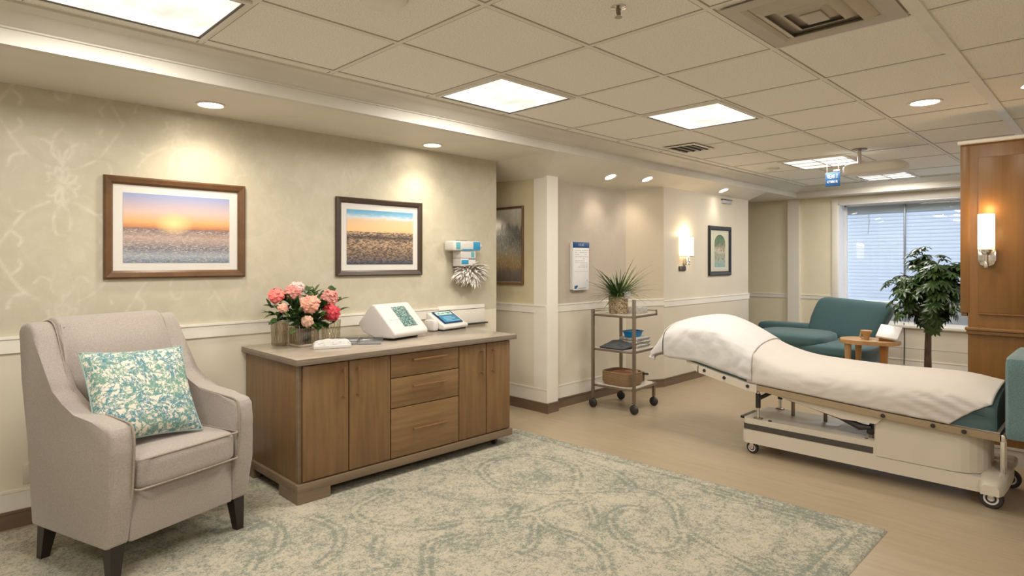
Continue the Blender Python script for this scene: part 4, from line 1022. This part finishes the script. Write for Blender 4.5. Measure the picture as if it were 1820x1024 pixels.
# ---------------------------------------------------------------- trolley
kx0, kx1, ky0, ky1 = 5.03, 5.545, 3.39, 3.87
kt = thing('trolley', 'three-tier bronze metal trolley on black casters in the alcove', 'trolley', ((kx0+kx1)/2, (ky0+ky1)/2, 0))
def post(x, y, z0, z1, m=m_steel): return B().box((x-.014, y-.014, z0), (x+.014, y+.014, z1), .003).build('post', m, kt)
post(kx0, ky1, .10, 1.01); post(kx0+.03, ky0, .10, 1.125); post(kx1-.02, ky0+.07, .10, .25); post(kx1-.02, ky1, .10, 1.01)
m_shelf = M('shelf_white', (.68, .62, .54), .25, col2=(.60, .54, .46), scale=12)
for z in (.245, .615, .965):
    pl = [(kx0, ky1+.01), (kx0+.005, ky0+.15), (kx0+.05, ky0+.0), (kx1+.01, ky0+.05), (kx1+.01, ky1+.01)]
    sh = B().prism(pl, 'Z', z-.024, z-.002, .003).build('shelf', m_steel, kt)
    B().prism([(kx0+.012, ky1), (kx0+.017, ky0+.155), (kx0+.056, ky0+.012), (kx1, ky0+.06), (kx1, ky1)], 'Z', z-.004, z+.001).build('shelf_surface', m_shelf, sh, smooth=False)
B().tube([(kx1+.005, ky0+.055, .99), (kx1+.005, ky1+.005, .99), (kx0, ky1+.005, .99)], .005, 6).build('guard_rail', m_steel, kt)
B().box((kx1-.002, ky0+.045, .94), (kx1+.012, ky0+.06, 1.0), .002).build('rail_end', m_steel, kt)
for x, y in ((kx0, ky1), (kx0+.03, ky0), (kx1-.02, ky0+.07), (kx1-.02, ky1)):
    w = B().lathe([(.0005, -.022), (.030, -.022), (.046, -.010), (.048, 0), (.046, .010), (.030, .022), (.0005, .022)], (x, y, .048), 20, 'X').build('caster', m_black, kt)
    B().tube([(x, y, .06), (x, y, .11)], .009, 8).build('caster_stem', m_dark, w)
ZTr = .9665
pot = thing('woven_planter', 'speckled woven planter with grassy leaves on the trolley top', 'planter', (5.235, 3.70, ZTr))
def m_weave():
    m, nt, b = newmat('weave'); v = coords(nt, (1, 1, 1)); br_ = N(nt, 'ShaderNodeTexVoronoi', Scale=70)
    nt.links.new(v, br_.inputs['Vector'])
    c = ramp(nt, [(.1, (.62, .52, .38)), (.5, (.42, .32, .20)), (.8, (.16, .11, .07))], br_.outputs['Distance'])
    nt.links.new(c, b.inputs['Base Color']); b.inputs['Roughness'].default_value = .8; bump(nt, b, br_.outputs['Distance'], .6, .004); return m
m_weave = m_weave()
B().lathe([(.088, 0), (.096, .01), (.10, .10), (.098, .175), (.09, .175), (.088, .14)], (5.235, 3.70, ZTr), 28).build('basket', m_weave, pot)
B().box((5.20, 3.59, ZTr+.155), (5.30, 3.61, ZTr+.225), .003).build('tag_card', m_white_plastic, pot)
B().lathe([(.09, .15), (.0005, .155)], (5.235, 3.70, ZTr), 20).build('soil', M('soil', (.03, .02, .014), .9), pot)
b = B(); random.seed(11)
for k in range(210):
    a = random.uniform(0, 2*PI); r = random.uniform(0, .06); e = random.uniform(.42, 1.4); Lh = random.uniform(.26, .50)
    if math.sin(a) > .3: Lh *= .6
    d = Vector((math.cos(a)*math.cos(e)*1.3, math.sin(a)*math.cos(e)*.9, math.sin(e)))
    b.leaf((5.235+r*math.cos(a), 3.70+r*math.sin(a), ZTr+.15), d, (0, 0, 1), Lh, random.uniform(.008, .014), random.uniform(.15, .75), 6, .1)
b.build('leaves', m_leaf3, pot)
T = Matrix.Translation((5.40, 3.58, ZTr)) @ Matrix.Rotation(math.radians(6), 4, 'Z')
bx = thing('paper_box', 'clear-wrapped pale box beside the woven planter on the trolley top', 'box', (5.40, 3.58, ZTr))
B().box((-.10, -.07, 0), (.10, .07, .05), .004, M=T).build('carton', M('carton_grey', (.52, .48, .42), .35, col2=(.40, .36, .31), scale=40), bx)
B().box((-.095, -.065, .05), (.095, .065, .062), .003, M=T).build('lid', m_paper, bx)
ZTm = .6165
cl = thing('grey_cloth', 'crumpled dark grey cloth on the trolley middle shelf', 'cloth', (5.17, 3.68, ZTm))
def clf(u, v):
    x, y = -.12+.27*u, -.17+.30*v
    h = .012+.055*max(0, math.sin(PI*u))*max(0, math.sin(PI*v))**.7*(1+.35*mnoise.noise(Vector((u*5, v*5, 2))))+.02*u
    return Vector((5.16+x, 3.68+y, ZTm+max(.002, h)))
B().grid(clf, 18, 18).build('fabric', M('cloth_grey', (.085, .09, .095), .85, col2=(.06, .064, .07), scale=12), cl)
B().box((5.05, 3.53, ZTm), (5.28, 3.80, ZTm+.014), .004).build('folded_hem', M('cloth_dark', (.05, .053, .058), .85), cl)
for i, z in enumerate((0, .036, .072)):
    T = Matrix.Translation((5.40, 3.62, ZTm+z)) @ Matrix.Rotation(math.radians((4, -2, 3)[i]), 4, 'Z')
    t = thing('towel_stack', ('bottom', 'middle', 'top')[i]+' folded grey-white towel in the pile on the trolley middle shelf', 'towel', (5.40, 3.62, ZTm+z), group='folded towels on the trolley')
    t.name = 'folded_towel'
    B().box((-.125, -.12, 0), (.125, .10, .035), .014, 3, M=T).build('cloth', M('towel', (.55, .52, .47), .9, col2=(.30, .28, .26), scale=60, lo=.45, hi=.62, bmp=.3), t)
    B().tube([T @ Vector((-.122, -.121, .017)), T @ Vector((.122, -.121, .017))], .003, 6).build('fold_edge', m_dark, t)
bt = thing('blue_basin', 'bright blue plastic basin on top of the folded towels', 'basin', (5.36, 3.60, ZTm+.108))
def basin(rx, ry, z): return [Vector((5.35+rx*math.copysign(abs(math.cos(a))**.5, math.cos(a)), 3.60+ry*math.copysign(abs(math.sin(a))**.5, math.sin(a)), z)) for a in [2*PI*k/28 for k in range(28)]]
z0 = ZTm+.108
B().rings([basin(.085, .06, z0), basin(.105, .075, z0+.055), basin(.112, .08, z0+.058), basin(.10, .07, z0+.055), basin(.082, .055, z0+.006)]).build('bowl', M('basin_blue', (.01, .22, .55), .35, scale=6), bt)
B().rings([basin(.104, .074, z0+.05), basin(.115, .083, z0+.054), basin(.115, .083, z0+.060), basin(.104, .074, z0+.06)], True, False).build('lip', M('basin_lip', (.01, .18, .47), .35, scale=6), bt)
ZTb = .2465
wb = thing('wicker_basket', 'brown wicker basket on the trolley bottom shelf', 'basket', (5.22, 3.66, ZTb))
def m_wick():
    m, nt, b = newmat('wicker'); v = coords(nt, (1, 1, 1)); w1 = N(nt, 'ShaderNodeTexWave', wave_type='BANDS', bands_direction='Z', Scale=32); w1.inputs['Distortion'].default_value = 2.5
    nt.links.new(v, w1.inputs['Vector']); f = noise(nt, coords(nt, (1, 1, 3)), 60, 3)
    c = ramp(nt, [(.2, (.14, .085, .04)), (.7, (.34, .215, .105))], mth(nt, 'ADD', mth(nt, 'MULTIPLY', w1.outputs['Fac'], .5), mth(nt, 'MULTIPLY', f, .5)))
    nt.links.new(c, b.inputs['Base Color']); b.inputs['Roughness'].default_value = .75; bump(nt, b, w1.outputs['Fac'], .6, .006); return m
m_wick = m_wick()
def wr(rx, ry, z): return [Vector((5.22+rx*math.copysign(abs(math.cos(a))**.45, math.cos(a)), 3.64+ry*math.copysign(abs(math.sin(a))**.45, math.sin(a)), z)) for a in [2*PI*k/32 for k in range(32)]]
B().rings([wr(.13, .16, ZTb), wr(.15, .18, ZTb+.03), wr(.15, .18, ZTb+.125), wr(.135, .165, ZTb+.125), wr(.13, .16, ZTb+.02)]).build('body', m_wick, wb)
B().tube(wr(.143, .173, ZTb+.127)+[wr(.143, .173, ZTb+.127)[0]], .010, 8, False).build('rim', m_wick, wb)
tw = thing('orange_cloth', 'rust orange cloth folded inside the wicker basket', 'cloth', (5.25, 3.60, ZTb+.09))
B().cushion((5.23, 3.62, ZTb+.10), (.22, .26, .07), 4, 6).build('fold', M('rust_cloth', (.34, .14, .07), .9, col2=(.25, .1, .05), scale=25), tw)
B().cushion((5.28, 3.57, ZTb+.125), (.12, .12, .035), 4, 5).build('top_fold', M('pink_cloth', (.45, .26, .18), .9), tw)
bo = thing('brown_case', 'dark brown leather case standing beside the wicker basket', 'case', (5.46, 3.62, ZTb))
B().box((5.40, 3.55, ZTb), (5.50, 3.68, ZTb+.10), .008).build('case_body', M('leather_brown', (.13, .085, .05), .5, scale=20), bo)
B().tube([(5.42, 3.56, ZTb+.10), (5.44, 3.52, ZTb+.09), (5.52, 3.53, ZTb+.075)], .012, 8).build('strap', m_dark, bo)

# ---------------------------------------------------------------- exam bed
YT = [2.95, 2.85, 2.73, 2.46, 2.24, 1.98, 1.757, 1.47, 1.17, .83, .67, .56]
ZTt = [.86, .94, .985, 1.03, .96, .815, .755, .738, .732, .742, .735, .70]
def ztop(y): return float(np.interp(-y, [-q for q in YT], ZTt))
def ztop_s(y): return sum(ztop(y+d)*w for d, w in ((-.12, .1), (-.06, .25), (0, .3), (.06, .25), (.12, .1)))
def zrail(y): return float(np.interp(y, [.5, .75, 1.14, 1.46, 2.05, 2.5, 3.0], [.47, .480, .498, .52, .56, .655, .76]))
bx0, bx1 = 4.645, 5.225
bd = thing('exam_bed', 'teal adjustable examination bed on a beige wheeled base', 'exam bed', (4.93, 1.35, 0))
def section(y, infl=0., hem=None, head=0.):
    zt = ztop_s(y)+infl; zb = zrail(y) if hem is None else hem
    pts = [(bx0-infl*.6, zb), (bx0-infl, zb+.5*(zt-.12-zb)), (bx0-infl*.6+.002, zt-.125), (bx0+.03, zt-.072), (bx0+.14, zt-.026), ((bx0+bx1)/2, zt-.004), (bx1-.12, zt-.001), (bx1-.03, zt-.03), (bx1+infl, zt-.10), (bx1+infl, (zt+zb)/2-.03), (bx1+infl*.6, zb)]
    return smoothline(pts, 4)
# mattress
R = []
ys = np.linspace(2.78, .545, 46)
for i, y in enumerate(ys):
    s = section(y, -.012); e = min(1, (y-.53)/.09); e = math.sqrt(max(.02, 1-(1-e)**2)); e2 = min(1, (2.80-y)/.08); e *= math.sqrt(max(.02, 1-(1-e2)**2)); e = .86+.14*e
    cx, cz = (bx0+bx1)/2, zrail(y)+.06
    R.append([Vector((cx+(p[0]-cx)*(e if p[1] > 0 else 1), y, cz+(p[1]-cz)*e)) for p in s])
B().rings(R).build('mattress', m_teal_v, bd, ang=60)
B().tube([(bx0-.002, y, ztop_s(y)-.15) for y in np.linspace(.60, 1.0, 8)], .004, 6).build('mattress_seam', M('seam_teal', (.05, .10, .105), .6), bd)
# under-mattress rails
m_railw = wood('rail_oak_metal', (.40, .30, .19), (.30, .22, .13), (.5, .06, .5), 14, .3)
def railbeam(x0, x1, ya, yb_, h, dz, nm, m):
    R = []
    for y in np.linspace(ya, yb_, 14):
        z = zrail(y)+dz; R.append([(x0, y, z), (x1, y, z), (x1, y, z-h), (x0, y, z-h)])
    return B().rings(R).build(nm, m, bd, smooth=False)
for x0, x1 in ((bx0-.022, bx0+.01), (bx1-.01, bx1+.022)):
    railbeam(x0, x1, .52, 2.0, .042, -.004, 'side_rail', m_railw)
    railbeam(x0-.004, x1+.004, 1.99, 2.47, .058, -.002, 'head_rail', m_bedp)
railbeam(bx0+.01, bx1-.01, .53, 2.6, .02, 0, 'deck', m_bedp)
B().box((bx0-.022, .50, .425), (bx1+.022, .53, .468), .004).build('foot_rail', m_chrome, bd)
for y in (2.42, 2.25, 2.06, 1.14, .70, .86):
    B().lathe([(.012, -.006), (.014, 0), (.010, .008)], (bx0-.026, y, zrail(y)-.026), 12, 'X').build('bolt', m_dark, bd)
B().prism([(2.56, .655), (2.50, .585), (2.49, .655)], 'X', bx0, bx0+.02).build('head_bracket', m_bedp, bd, smooth=False)
B().tube([(bx0+.02, 2.44, .60), (bx1-.02, 2.44, .60)], .018, 10).build('cross_tube', m_steel, bd)
# tapered side plate joining rail to pedestal
for x in (bx0+.012, bx1-.024):
    pts = [(2.0, zrail(2.0)-.04), (1.7, zrail(1.7)-.08), (1.4, zrail(1.4)-.12), (1.19, .40), (1.15, .445), (.64, .445), (.7, zrail(.7)-.03), (1.14, zrail(1.14)-.04), (1.46, zrail(1.46)-.04)]
    B().prism(pts, 'X', x, x+.012).build('side_plate', m_bedp, bd, smooth=False)
# pedestal and long low base
def rrect(x0, x1, y0, y1, r0, r1, n=6):
    """rounded plan outline: r0 at the low-y end, r1 at the high-y end"""
    P = []
    for cx, cy, r, a0 in ((x1-r0, y0+r0, r0, -PI/2), (x1-r1, y1-r1, r1, 0), (x0+r1, y1-r1, r1, PI/2), (x0+r0, y0+r0, r0, PI)):
        P += [(cx+r*math.cos(a0+PI/2*k/n), cy+r*math.sin(a0+PI/2*k/n)) for k in range(n+1)]
    return P
B().prism(rrect(4.675, 5.195, .60, 2.13, .03, .03), 'Z', .085, .175, .006).build('base_lower', m_bedp, bd)
B().prism(rrect(4.685, 5.185, 1.19, 2.125, .012, .03), 'Z', .175, .275, .008).build('base_upper', m_bedp, bd)
B().prism(rrect(4.682, 5.188, .60, 1.21, .17, .02), 'Z', .179, .452, .012, 3).build('pedestal', m_bedp, bd)
B().prism(rrect(4.681, 5.189, 1.21, 2.128, .012, .03), 'Z', .19, .232).build('dark_stripe', M('stripe_dark', (.06, .055, .05), .4), bd, smooth=False)
B().prism([(4.685, 1.22), (4.72, 1.10), (5.15, 1.10), (5.185, 1.22), (5.185, 1.5), (4.685, 1.5)], 'Z', .277, .281).build('top_plate', m_bedp, bd, smooth=False)
B().box((4.80, 2.12, .235), (5.06, 2.20, .255), .004).build('step_flap', m_dark, bd)
# front strut with dark damper, actuators and brackets
for x in (4.72, 5.15):
    st = B().tube([(x, 2.02, .27), (x, 2.02, .535)], .012, 10).build('strut', m_chrome, bd)
    B().tube([(x, 2.02, .36), (x, 2.02, .47)], .019, 10).build('strut_sleeve', m_black, st)
    B().box((x-.02, 1.99, .272), (x+.02, 2.05, .285), .003).build('strut_foot', m_steel, st)
b = B().box((4.78, 1.72, .46), (4.90, 1.90, .53), .008).tube([(4.73, 2.02, .43), (4.82, 1.93, .49), (4.84, 1.85, .50)], .016, 8)
b.build('motor', m_black, bd)
b = B().tube([(4.71, 1.80, .47), (4.71, 1.66, .452), (4.71, 1.44, .398), (4.71, 1.30, .352), (4.71, 1.23, .36)], [.012, .02, .016, .026, .012], 8)
b.build('actuator', m_black, bd)
for x, y, z0, z1 in ((5.0, 1.86, .275, .42), (5.0, 1.62, .275, .44), (4.86, 1.18, .278, .37), (4.90, 1.05, .28, .38), (4.96, .99, .28, .36), (4.74, 1.24, .277, .34)):
    B().box((x-.01, y-.012, z0), (x+.01, y+.012, z1), .003).build('bracket', m_steel, bd)
B().cushion((4.74, 1.235, .345), (.03, .05, .09), 4, 4, M=Matrix.Translation((4.74, 1.235, .345)) @ Matrix.Rotation(.35, 4, 'X') @ Matrix.Translation((-4.74, -1.235, -.345))).build('pedal', m_dark, bd)
for y in (1.92, 1.13, 1.26):
    B().lathe([(.014, 0), (.012, .008)], (4.70, y, .275), 12).build('knob', m_dark, bd)
# foot end: posts, T bar and casters
for x in (4.80, 4.87): B().box((x-.012, .52, .17), (x+.012, .545, .43), .003).build('foot_post', m_chrome, bd)
R = []
for x, z0, z1, w in ((4.63, .09, .15, .045), (4.68, .09, .185, .06), (4.8, .10, .20, .07), (5.06, .10, .20, .07), (5.19, .09, .185, .06), (5.25, .09, .15, .045)):
    R.append([(x, .575-w, z0), (x, .575+w, z0), (x, .575+w, z1-.02), (x, .575+w*.6, z1), (x, .575-w*.6, z1), (x, .575-w, z1-.02)])
B().rings(R).build('foot_bar', m_bedp, bd, ang=50)
B().box((5.12, .50, .15), (5.24, .66, .21), .02, 3).build('end_cap', m_bedp, bd)
def caster(x, y, r, axis='X'):
    w = B().lathe([(r*.62, -.018), (r*.9, -.018), (r, -.010), (r, .010), (r*.9, .018), (r*.62, .018)], (x, y, r), 28, axis).build('caster', m_black, bd)
    B().lathe([(.0005, -.022), (r*.25, -.022), (r*.3, -.017), (r*.62, -.019), (r*.64, 0), (r*.62, .019), (r*.3, .017), (r*.25, .022), (.0005, .022)], (x, y, r), 24, axis).build('hub', m_white_plastic, w)
    B().box((x-.028, y-.015, r), (x-.022, y+.015, .12), .002).box((x+.022, y-.015, r), (x+.028, y+.015, .12), .002).box((x-.028, y-.02, .112), (x+.028, y+.02, .125), .003).build('fork', m_chrome, w)
for p in ((4.715, 2.06, .045), (5.155, 2.06, .045), (4.69, .575, .062), (5.20, .54, .062)): caster(*p)
# sheets: separate cloths draped on the bed
def sheet(name, label, y0, y1, hemf, infl, wr_, m, endf=None, nv=90, seed=0, tail=None):
    def f(u, v):
        ye = y1 if endf is None else endf(u)
        y = y0+(ye-y0)*v; s = section(y, infl, hemf(y)); n = len(s)-1
        k = u*n; i = min(int(k), n-1); q = k-i; p = s[i]*(1-q)+s[i+1]*q
        fo = .5+.5*math.sin((y*1.0-u*1.9)*34) if (y < 1.12 and u < .28) else 0
        w = fo*1.1*max(0, min(1, (1.12-y)/.25)) + mnoise.noise(Vector((u*7+seed, y*3.2, seed)))*.6+mnoise.noise(Vector((u*13+y*5, y*9, seed+4)))*.4
        side_ = 1 if u < .3 else (.6 if u > .7 else .25)
        off = w*wr_*side_
        cx = (bx0+bx1)/2; dx = -1 if u < .3 else (1 if u > .7 else 0)
        return Vector((p[0]+dx*abs(off)*.9, y, p[1]+(off*.5 if dx == 0 else 0)))
    b = B().grid(f, 44, nv)
    if tail: tail(b, f)
    o = b.build(name, m, loc=((bx0+bx1)/2, (y0+y1)/2, .6), ang=80)
    md = o.modifiers.new('thick', 'SOLIDIFY'); md.thickness = .005; md.offset = 1
    return tag(o, label, 'bed sheet')
def hem_body(y): return zrail(y)+.004
def end_body(u):
    if u < .28: return .775-.215*(u/.28)
    if u < .8: return .56+.01*math.sin(u*9)
    return .56+.14*(u-.8)/.2
sheet('body_sheet', 'smooth white sheet over the seat and leg section of the exam bed', 2.07, .56, hem_body, .012, .016, m_sheet, end_body, 110, 3)
def hem_head(y): return zrail(y)+(.022 if y < 2.5 else .022-.05*min(1, (y-2.5)/.25))
def head_tail(b, f):
    pass
sheet('head_sheet', 'rumpled white sheet over the raised head end of the exam bed', 2.80, 2.03, hem_head, .018, .034, m_sheet2, None, 70, 9)
def endcap(u, v):
    # cloth falling over the head end
    s = section(2.80, .018, hem_head(2.80)); n = len(s)-1; k = (.04+.92*u)*n; i = min(int(k), n-1); q = k-i; p = s[i]*(1-q)+s[i+1]*q
    zz = p[1]+(.655+.012*math.sin(u*19)-p[1])*v**.9
    flare = .012+.10*math.sin(min(1, v*1.3)*PI/2)+.022*math.sin(u*21)*v
    w = (1-.10*v*0)
    return Vector((p[0]+(p[0]-(bx0+bx1)/2)*.06*v, 2.80+flare, min(p[1], zz) if p[1] > .66 else p[1]))
hs = bpy.data.objects['head_sheet']
o = B().grid(endcap, 44, 16).build('sheet_drop', m_sheet2, hs, ang=80)
md = o.modifiers.new('thick', 'SOLIDIFY'); md.thickness = .005

# ---------------------------------------------------------------- teal chair end at the photo edge
tc = thing('upholstered_chair', 'teal woven upholstered chair beyond the bed foot, cut off by the photo edge', 'chair', (4.86, .15, 0))
B().cushion((4.87, .388, .70), (.68, .22, .49), 14, 10).build('backrest', m_teal2, tc)
B().box((4.55, -.38, .47), (5.19, .34, .585), .03, 3).build('seat', m_teal2, tc)
for x in (4.60, 5.14): B().box((x-.06, -.36, .58), (x+.06, .30, .76), .035, 3).build('arm', m_teal2, tc)
for x, y in ((4.62, .26), (5.12, .26), (4.62, -.32), (5.12, -.32)): B().tube([(x, y, .48), (x, y, 0)], [.024, .015], 10).build('leg', m_dark, tc)

# ---------------------------------------------------------------- teal lounge sofa by the window
sf = thing('lounge_chair', 'low teal lounge sofa with a tall back cushion by the far window', 'sofa', (8.8, 2.9, 0))
Tb = Matrix.Translation((9.22, 2.70, .68)) @ Matrix.Rotation(math.radians(14), 4, 'Y') @ Matrix.Rotation(math.radians(4), 4, 'X')
def backc(z, w, y): return w
b = B().cushion((0, 0, 0), (.24, .92, .60), 7, 10, puff=0)
for v in b.bm.verts:
    v.co.y -= .10*v.co.z/.3*(.5 if v.co.y > 0 else 1)*(1 if v.co.y < 0 else .5)
    if v.co.y > 0: v.co.y *= 1-.10*max(0, v.co.z)/.3
bmesh.ops.transform(b.bm, matrix=Tb, verts=b.bm.verts); b.build('back_cushion', m_teal, sf)
B().cushion((9.20, 3.50, .43), (.22, .82, .36), 8, 8).build('side_back', m_teal, sf)
B().cushion((8.62, 3.20, .475), (.90, .98, .19), 4, 8).build('seat_cushion', m_teal, sf)
B().cushion((8.70, 2.72, .37), (1.0, .98, .17), 5, 8).build('seat_cushion', m_teal, sf)
B().box((8.25, 2.28, .08), (9.28, 3.86, .33), .04, 3).build('base', m_teal, sf)
for x, y in ((8.32, 2.36), (9.2, 2.36), (8.32, 3.78), (9.2, 3.78)): B().tube([(x, y, .10), (x, y, 0)], [.03, .02], 10).build('leg', m_espresso, sf)
# side table
st = thing('side_table', 'light wooden side table with tapered legs beside the teal sofa', 'side table', (8.0, 2.11, 0))
pl = smoothline([(7.80, 2.36), (7.74, 2.16), (7.80, 1.93), (7.98, 1.80), (8.16, 1.86), (8.24, 2.1), (8.16, 2.36), (7.98, 2.42), (7.80, 2.36)], 5)[:-1]
B().prism([tuple(p) for p in pl], 'Z', .545, .59, .008).build('table_top', m_lightwood, st)
for x, y, m in ((7.86, 2.30, m_lightwood), (8.12, 2.26, m_lightwood), (7.92, 1.95, m_orangewood), (8.12, 1.98, m_lightwood)): B().tube([(x, y, .55), (x, y, 0)], [.038, .022], 14).build('leg', m, st)
cu = thing('wooden_mug', 'small pale wooden mug on the side table', 'mug', (7.95, 2.13, .591))
B().lathe([(.030, 0), (.028, .01), (.042, .065), (.060, .085), (.062, .105), (.054, .108), (.0005, .10)], (7.95, 2.13, .591), 24).build('cup', m_lightwood, cu)
B().tube([(7.92, 2.16, .60), (7.91, 2.185, .63), (7.92, 2.175, .67)], .010, 8).build('handle', m_lightwood, cu)
tx = thing('tissue_holder', 'tilted white-lidded wooden tissue holder on the side table', 'tissue holder', (8.02, 1.93, .591))
B().box((7.94, 1.86, .591), (8.10, 2.0, .635), .006).build('wooden_base', m_orangewood, tx)
Tt = Matrix.Translation((8.02, 1.915, .685)) @ Matrix.Rotation(math.radians(-28), 4, 'Y') @ Matrix.Rotation(math.radians(8), 4, 'X')
B().box((-.13, -.11, -.012), (.13, .11, .016), .010, 3, M=Tt).build('lid', m_white_plastic, tx)
B().box((-.05, -.06, -.07), (.05, .06, -.005), .006, M=Tt).build('inner_box', m_white_plastic, tx)

# ---------------------------------------------------------------- indoor tree
tr = thing('indoor_tree', 'leafy dark green indoor tree in a low pot before the window', 'potted tree', (8.6, 1.645, 0))
B().lathe([(.15, 0), (.17, .01), (.19, .17), (.20, .18), (.18, .185), (.165, .15)], (8.6, 1.645, 0), 28).build('pot', M('pot_dark', (.08, .07, .06), .5), tr)
B().lathe([(.172, .155), (.0005, .16)], (8.6, 1.645, 0), 20).build('soil', M('soil_dark', (.03, .02, .014), .9), tr)
b = B().tube([(8.6, 1.65, .12), (8.605, 1.652, .4), (8.595, 1.645, .7), (8.60, 1.64, .95), (8.60, 1.64, 1.3)], [.042, .036, .032, .026, .012], 12)
random.seed(21); tips = []
for k in range(150):
    # rosettes over an irregular crown
    while True:
        p = Vector((random.uniform(-1, 1), random.uniform(-1, 1), random.uniform(-1, 1)))
        if .25 < p.length < 1: break
    q = Vector((8.6+p.x*.40, 1.64+p.y*.43, 1.17+p.z*.45))
    if q.z > 1.35 and p.y > .45: q.z -= .12
    tips.append(q)
tips += [Vector((8.6, 1.72, 1.66)), Vector((8.55, 1.80, 1.63)), Vector((8.58, 1.50, 1.56)), Vector((8.6, 1.3, 1.5)), Vector((8.6, 2.05, 1.25))]
for q in tips:
    z = max(.80, min(1.25, q.z-.22)); b.tube([(8.6, 1.642, z), ((8.6+q.x)/2, (1.64+q.y)/2, (z+q.z)/2+.03), q], [.010, .007, .004], 5)
b.build('trunk', m_bark, tr)
b = B()
for q in tips:
    out = (q-Vector((8.6, 1.64, 1.05))); out.normalize()
    for r in range(3):
        cc = q+Vector((random.uniform(-.05, .05), random.uniform(-.05, .05), random.uniform(-.06, .02)))
        nl = random.randint(6, 8); a0 = random.uniform(0, 6.28)
        ax = (out+Vector((0, 0, .9))).normalized(); x = ax.cross(Vector((.3, .9, .1))).normalized(); y = ax.cross(x)
        for k in range(nl):
            a = a0+2*PI*k/nl; d = (x*math.cos(a)+y*math.sin(a))*.9-Vector((0, 0, .38))+out*.25
            b.leaf(cc, d, ax, random.uniform(.075, .125), random.uniform(.026, .04), .25, 4, .12)
b.build('leaves', m_leaf, tr)

# ---------------------------------------------------------------- daylight, camera, view
w = bpy.data.worlds.new('World'); SC.world = w; w.use_nodes = True
bg = w.node_tree.nodes['Background']; bg.inputs['Color'].default_value = (.90, .94, 1.0, 1); bg.inputs['Strength'].default_value = 1.9
cam = bpy.data.cameras.new('Camera'); co = bpy.data.objects.new('Camera', cam); COL.objects.link(co)
co.location = (0, 0, 1.5); co.rotation_euler = (PI/2, 0, math.radians(45.13-90))
cam.sensor_width = 36; cam.lens = 36*1085/1820; cam.shift_y = -47/1820; cam.clip_start = .05
SC.camera = co
SC.view_settings.view_transform = 'Standard'; SC.view_settings.look = 'None'; SC.view_settings.gamma = 1; SC.view_settings.exposure = .74
SC.view_settings.use_curve_mapping = False
